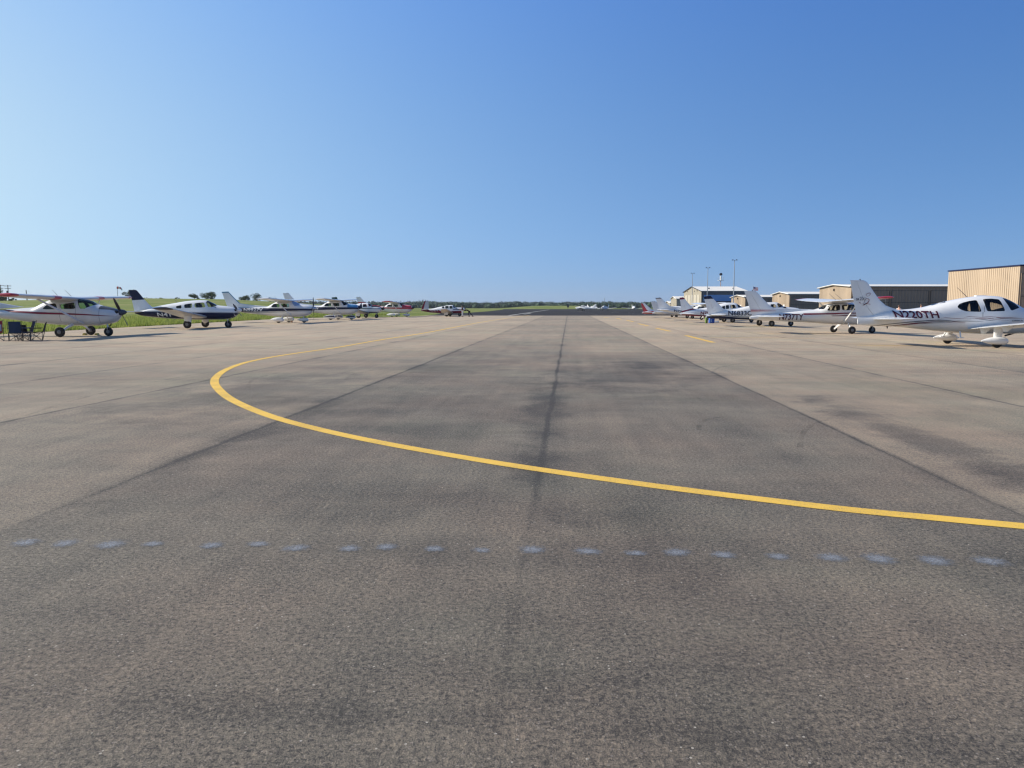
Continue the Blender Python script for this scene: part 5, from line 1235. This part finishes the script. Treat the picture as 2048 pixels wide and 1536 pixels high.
def person(loc, rz, label, J, shirt, trousers, hair, sleeves=True, shoes=None):
    """J: joint positions facing +x: pelvis, chest, neck, head, sho_l/r, elb_l/r, hand_l/r, hip_l/r, knee_l/r, foot_l/r"""
    root = empty('person', loc, rz); tag(root, label, 'person', 'people on the apron')
    V = lambda k: Vector(J[k])
    jd = {'pelvis': (V('pelvis'), (.15, .11)), 'waist': (V('pelvis').lerp(V('chest'), .5), (.13, .10)), 'chest': (V('chest'), (.16, .11)), 'neck': (V('neck'), .058), 'skull': (V('head') - (V('head') - V('neck')) * .3, .075), 'crown': (V('head') + (V('head') - V('neck')).normalized() * .07, .085)}
    ed = [('pelvis', 'waist'), ('waist', 'chest'), ('chest', 'neck'), ('neck', 'skull'), ('skull', 'crown')]
    for s in 'lr':
        jd['sho_' + s] = (V('sho_' + s), .06); jd['elb_' + s] = (V('elb_' + s), .042); jd['wri_' + s] = (V('hand_' + s), .028)
        d = (V('hand_' + s) - V('elb_' + s)).normalized(); pm = V('hand_' + s) + d * .06
        jd['palm_' + s] = (pm, (.036, .018)); ed += [('chest', 'sho_' + s), ('sho_' + s, 'elb_' + s), ('elb_' + s, 'wri_' + s), ('wri_' + s, 'palm_' + s)]
        jd['hip_' + s] = (V('hip_' + s), .095); jd['knee_' + s] = (V('knee_' + s), .06); jd['ank_' + s] = (V('foot_' + s) + Vector((0, 0, .08)), .042); jd['toe_' + s] = (V('foot_' + s) + Vector((.16, 0, .035)), .038)
        ed += [('pelvis', 'hip_' + s), ('hip_' + s, 'knee_' + s), ('knee_' + s, 'ank_' + s), ('ank_' + s, 'toe_' + s)]
    body = skin_mesh((jd, ed), 'body', SKIN, root)
    for s in 'lr':   # five fingers on each hand
        d = (V('hand_' + s) - V('elb_' + s)).normalized(); side = d.cross(Vector((0, 0, 1)));
        if side.length < .2: side = Vector((0, 1, 0))
        side.normalize(); dn = d.cross(side).normalized(); pm = jd['palm_' + s][0]
        fb = MB()
        for k, (o_, L_) in enumerate(((-.027, .06), (-.009, .075), (.009, .07), (.027, .055))):
            a = pm + side * o_ + d * .02; c = a + d * L_ * .55; e = c + (d * .6 + dn * .5) * L_ * .5; fb.tube([a, c, e], [.009, .0085, .006], 6)
        a = pm - side * .03 - d * .02; fb.tube([a, a - side * .025 + d * .025, a - side * .03 + d * .055], [.011, .010, .007], 6)
        fb.build('fingers', SKIN, body, 60)
    # clothes
    sj = {'w': (V('pelvis') + (V('chest') - V('pelvis')) * .02, (.165, .125)), 'm': (V('pelvis').lerp(V('chest'), .5), (.15, .12)), 'c': (V('chest'), (.178, .128)), 'n': (V('chest').lerp(V('neck'), .6), .085)}; se = [('w', 'm'), ('m', 'c'), ('c', 'n')]
    for s in 'lr':
        e = .98 if sleeves == 'long' else .5
        sj['s' + s] = (V('sho_' + s), .076); sj['e' + s] = (V('sho_' + s).lerp(V('elb_' + s), 1.0 if sleeves == 'long' else .6), .062); se += [('c', 's' + s), ('s' + s, 'e' + s)]
        if sleeves == 'long': sj['h' + s] = (V('elb_' + s).lerp(V('hand_' + s), .92), .044); se += [('e' + s, 'h' + s)]
    skin_mesh((sj, se), 'shirt', shirt, root)
    tj = {'p': (V('pelvis') + Vector((0, 0, .03)), (.165, .13))}; te = []
    for s in 'lr':
        tj['h' + s] = (V('hip_' + s), .112); tj['k' + s] = (V('knee_' + s), .078); tj['f' + s] = (V('foot_' + s) + Vector((0, 0, .10)), .064); te += [('p', 'h' + s), ('h' + s, 'k' + s), ('k' + s, 'f' + s)]
    skin_mesh((tj, te), 'trousers', trousers, root)
    for s in 'lr':
        f = V('foot_' + s); S_ = Skin([(-.09, .09, 0, .035), (-.03, .11, 0, .045), (.08, .075, 0, .05), (.17, .05, 0, .045), (.2, .03, .005, .015)], 2.6); b = MB(); S_.loft(b, 10, 14); b.v = [tuple(Vector(p) + f) for p in b.v]; b.build('shoe', shoes or FBK, root)
    hd = V('head'); up = (hd - V('neck')).normalized(); fw = Vector((1, 0, 0)) - up * up.x; fw.normalize(); sd = up.cross(fw)
    b = MB(); vs = []
    for q in IV: vs.append(hd + up * .055 - fw * .015 + up * q.z * .105 + fw * q.x * .105 + sd * q.y * .092)
    keep = [f for f in IF if sum((IV[i].z * .7 - IV[i].x * .75) for i in f) / 3 > .02]; b.add(vs, keep); b.build('hair', hair, root, 60)
    b = MB(); nose = hd + fw * .088 - up * .005; b.tube([nose + up * .03, nose + fw * .022 - up * .01], [.008, .014], 6)
    for e in (-1, 1):
        b.lathe([(-.012, .012), (0, .028), (.012, .012)], hd + sd * e * .083, 'y', 8)
    b.build('face', SKIN, root, 60)
    b = MB()
    for e in (-1, 1): b.lathe([(-.006, .004), (0, .011), (.006, .004)], hd + fw * .082 + sd * e * .032 + up * .025, 'x', 8)
    b.tube([hd + fw * .084 - up * .055 + sd * .025, hd + fw * .090 - up * .055, hd + fw * .084 - up * .055 - sd * .025], .006, 6); b.build('eyes_and_mouth', pmat('face_dark', (.08, .03, .025), .6), root, 60)
    return root
stand = dict(pelvis=(0, 0, .95), chest=(.01, 0, 1.30), neck=(.02, 0, 1.47), head=(.04, 0, 1.60), sho_l=(.01, .19, 1.40), sho_r=(.01, -.19, 1.40), elb_l=(.0, .25, 1.12), elb_r=(.02, -.25, 1.12), hand_l=(.12, .24, .88), hand_r=(.18, -.22, .90),
             hip_l=(0, .09, .9), hip_r=(0, -.09, .9), knee_l=(.03, .10, .5), knee_r=(.0, -.10, .5), foot_l=(.0, .11, 0), foot_r=(-.04, -.11, 0))
reach = dict(stand, elb_r=(.22, -.24, 1.22), hand_r=(.46, -.2, 1.18), elb_l=(.2, .24, 1.2), hand_l=(.42, .2, 1.1), head=(.07, 0, 1.60))
push = dict(pelvis=(0, 0, .88), chest=(.34, 0, 1.05), neck=(.48, 0, 1.14), head=(.60, 0, 1.20), sho_l=(.40, .19, 1.08), sho_r=(.40, -.19, 1.06), elb_l=(.62, .2, .98), elb_r=(.60, -.2, .92), hand_l=(.86, .16, 1.08), hand_r=(.84, -.14, .98),
            hip_l=(-.03, .09, .84), hip_r=(-.03, -.09, .84), knee_l=(.10, .11, .46), knee_r=(-.24, -.10, .44), foot_l=(-.05, .12, 0), foot_r=(-.60, -.11, 0))
BLKSH, WHTR, NVY = pmat('black_shirt', (.012, .012, .016), .8), pmat('white_trousers', (.62, .62, .62), .8), pmat('dark_trousers', (.016, .016, .02), .8)
Yp = 119.0
person((gx(925.6, Yp), Yp, 0), R(175), 'person in dark top and white trousers standing at the nose of the maroon airplane', reach, BLKSH, WHTR, HAIRB, True)
person((gx(938.5, Yp + .2), Yp + .2, 0), R(180), 'person in black bending forward, pushing at the nose of the maroon airplane', push, BLKSH, NVY, HAIRD, 'long')
person((gx(1793.5, 64), 64, 0), R(20), 'person in white shirt standing beyond the lettering of the nearest right airplane, head showing', stand, pmat('white_shirt', (.6, .6, .6), .8), NVY, HAIRB)
st2 = {k: (v[0], v[1], v[2] * 1.055) for k, v in stand.items()}
person((gx(1837, 65), 65, 0), R(-20), 'person with short hair seen over the cabin roof line, right of the other head', st2, pmat('tan_shirt', (.4, .25, .18), .8), NVY, HAIRB)

# ------------------------------------------------------------------ summer haze: one closed box of thin air
hb = MB(); hb.box((0, 1105, 19), (5060, 2860, 44)); ho = hb.build('haze', None, None, 0)
hm = bpy.data.materials.new('summer_haze'); hm.use_nodes = True; hn, hl = nt(hm); hn.remove(hn['Principled BSDF'])
hv = hn.new('ShaderNodeVolumePrincipled'); hv.inputs['Color'].default_value = (.82, .90, 1.0, 1); hv.inputs['Density'].default_value = HAZE
hv.inputs['Anisotropy'].default_value = .3; hl.new(hv.outputs[0], hn['Material Output'].inputs['Volume']); ho.data.materials.clear(); ho.data.materials.append(hm)
tag(ho, 'thin summer haze in the air over the airfield', 'haze', kind='stuff')
# ------------------------------------------------------------------ light, sky, camera
EL, AZ = 31.0, R(-80)          # sun to the left, a little ahead
sv = Vector((math.sin(AZ) * math.cos(R(EL)), math.cos(AZ) * math.cos(R(EL)), math.sin(R(EL))))
sl = bpy.data.lights.new('sun', 'SUN'); sl.energy = 5.0; sl.angle = R(.53); sl.color = (1.0, .92, .80)
so = bpy.data.objects.new('sun', sl); COL.objects.link(so); so.rotation_euler = (-sv).to_track_quat('-Z', 'Y').to_euler()
w = bpy.data.worlds.new('World'); scene.world = w; w.use_nodes = True
n, l = w.node_tree.nodes, w.node_tree.links; bg = n['Background']
sky = n.new('ShaderNodeTexSky'); sky.sky_type = 'NISHITA'; sky.sun_disc = False; sky.sun_elevation = R(EL); sky.sun_rotation = AZ
sky.air_density = 1.0; sky.dust_density = 0.0; sky.ozone_density = 6.0; sky.altitude = 3000
# sky colour graded by direction: the band above the horizon is held back and the side towards the sun is paler
SKYFIT = ((.201, .762, 1.4), (-1.174, -.638, -.118), (-2.002, -1.031, .583), (.76, .357, .05), (.021, -.199, -.531), (1.133, -.261, -2.113))
tcn = n.new('ShaderNodeTexCoord'); sp = n.new('ShaderNodeSeparateXYZ'); l.new(tcn.outputs['Generated'], sp.inputs[0])
def wm(op, a, b=0.0, c=0.0):
    m_ = n.new('ShaderNodeMath'); m_.operation = op
    for i, v in enumerate((a, b, c)):
        if isinstance(v, bpy.types.NodeSocket): l.new(v, m_.inputs[i])
        else: m_.inputs[i].default_value = v
    return m_.outputs[0]
wx = wm('MINIMUM', wm('MAXIMUM', sp.outputs[0], -.62), .58); wz = wm('MINIMUM', wm('MAXIMUM', sp.outputs[2], 0.0), .4); wh = wm('EXPONENT', wm('MULTIPLY', wz, -7.0)); wh2 = wm('EXPONENT', wm('MULTIPLY', wz, -2.5)); wxh = wm('MULTIPLY', wx, wh)
cmb = n.new('ShaderNodeCombineColor')
for i in range(3):
    e = wm('ADD', wm('MULTIPLY', wx, SKYFIT[1][i]), SKYFIT[0][i]); e = wm('ADD', e, wm('MULTIPLY', wm('MULTIPLY', wx, wx), SKYFIT[4][i])); e = wm('ADD', e, wm('MULTIPLY', wh2, SKYFIT[5][i])); e = wm('ADD', e, wm('ADD', wm('MULTIPLY', wh, SKYFIT[2][i]), wm('MULTIPLY', wxh, SKYFIT[3][i])))
    l.new(wm('EXPONENT', e), cmb.inputs[i])
mxs = n.new('ShaderNodeMix'); mxs.data_type = 'RGBA'; mxs.blend_type = 'MULTIPLY'; mxs.inputs[0].default_value = 1.0
l.new(sky.outputs[0], mxs.inputs[6]); l.new(cmb.outputs[0], mxs.inputs[7]); l.new(mxs.outputs[2], bg.inputs[0]); bg.inputs[1].default_value = .085
cd = bpy.data.cameras.new('camera'); cam = bpy.data.objects.new('camera', cd); COL.objects.link(cam)
cd.sensor_width = 36; cd.lens = 36 * FPX / 2048; cd.clip_start = .05; cd.clip_end = 20000
cam.location = CAM; cam.rotation_euler = (math.pi / 2 - PITCH, 0, 0); scene.camera = cam
scene.view_settings.view_transform = 'Standard'; scene.view_settings.look = 'None'; scene.view_settings.exposure = 0.5; scene.view_settings.gamma = 1
scene.cycles.use_denoising = True; scene.cycles.filter_width = 1.3
scene.cycles.max_bounces = 6; scene.cycles.transparent_max_bounces = 16
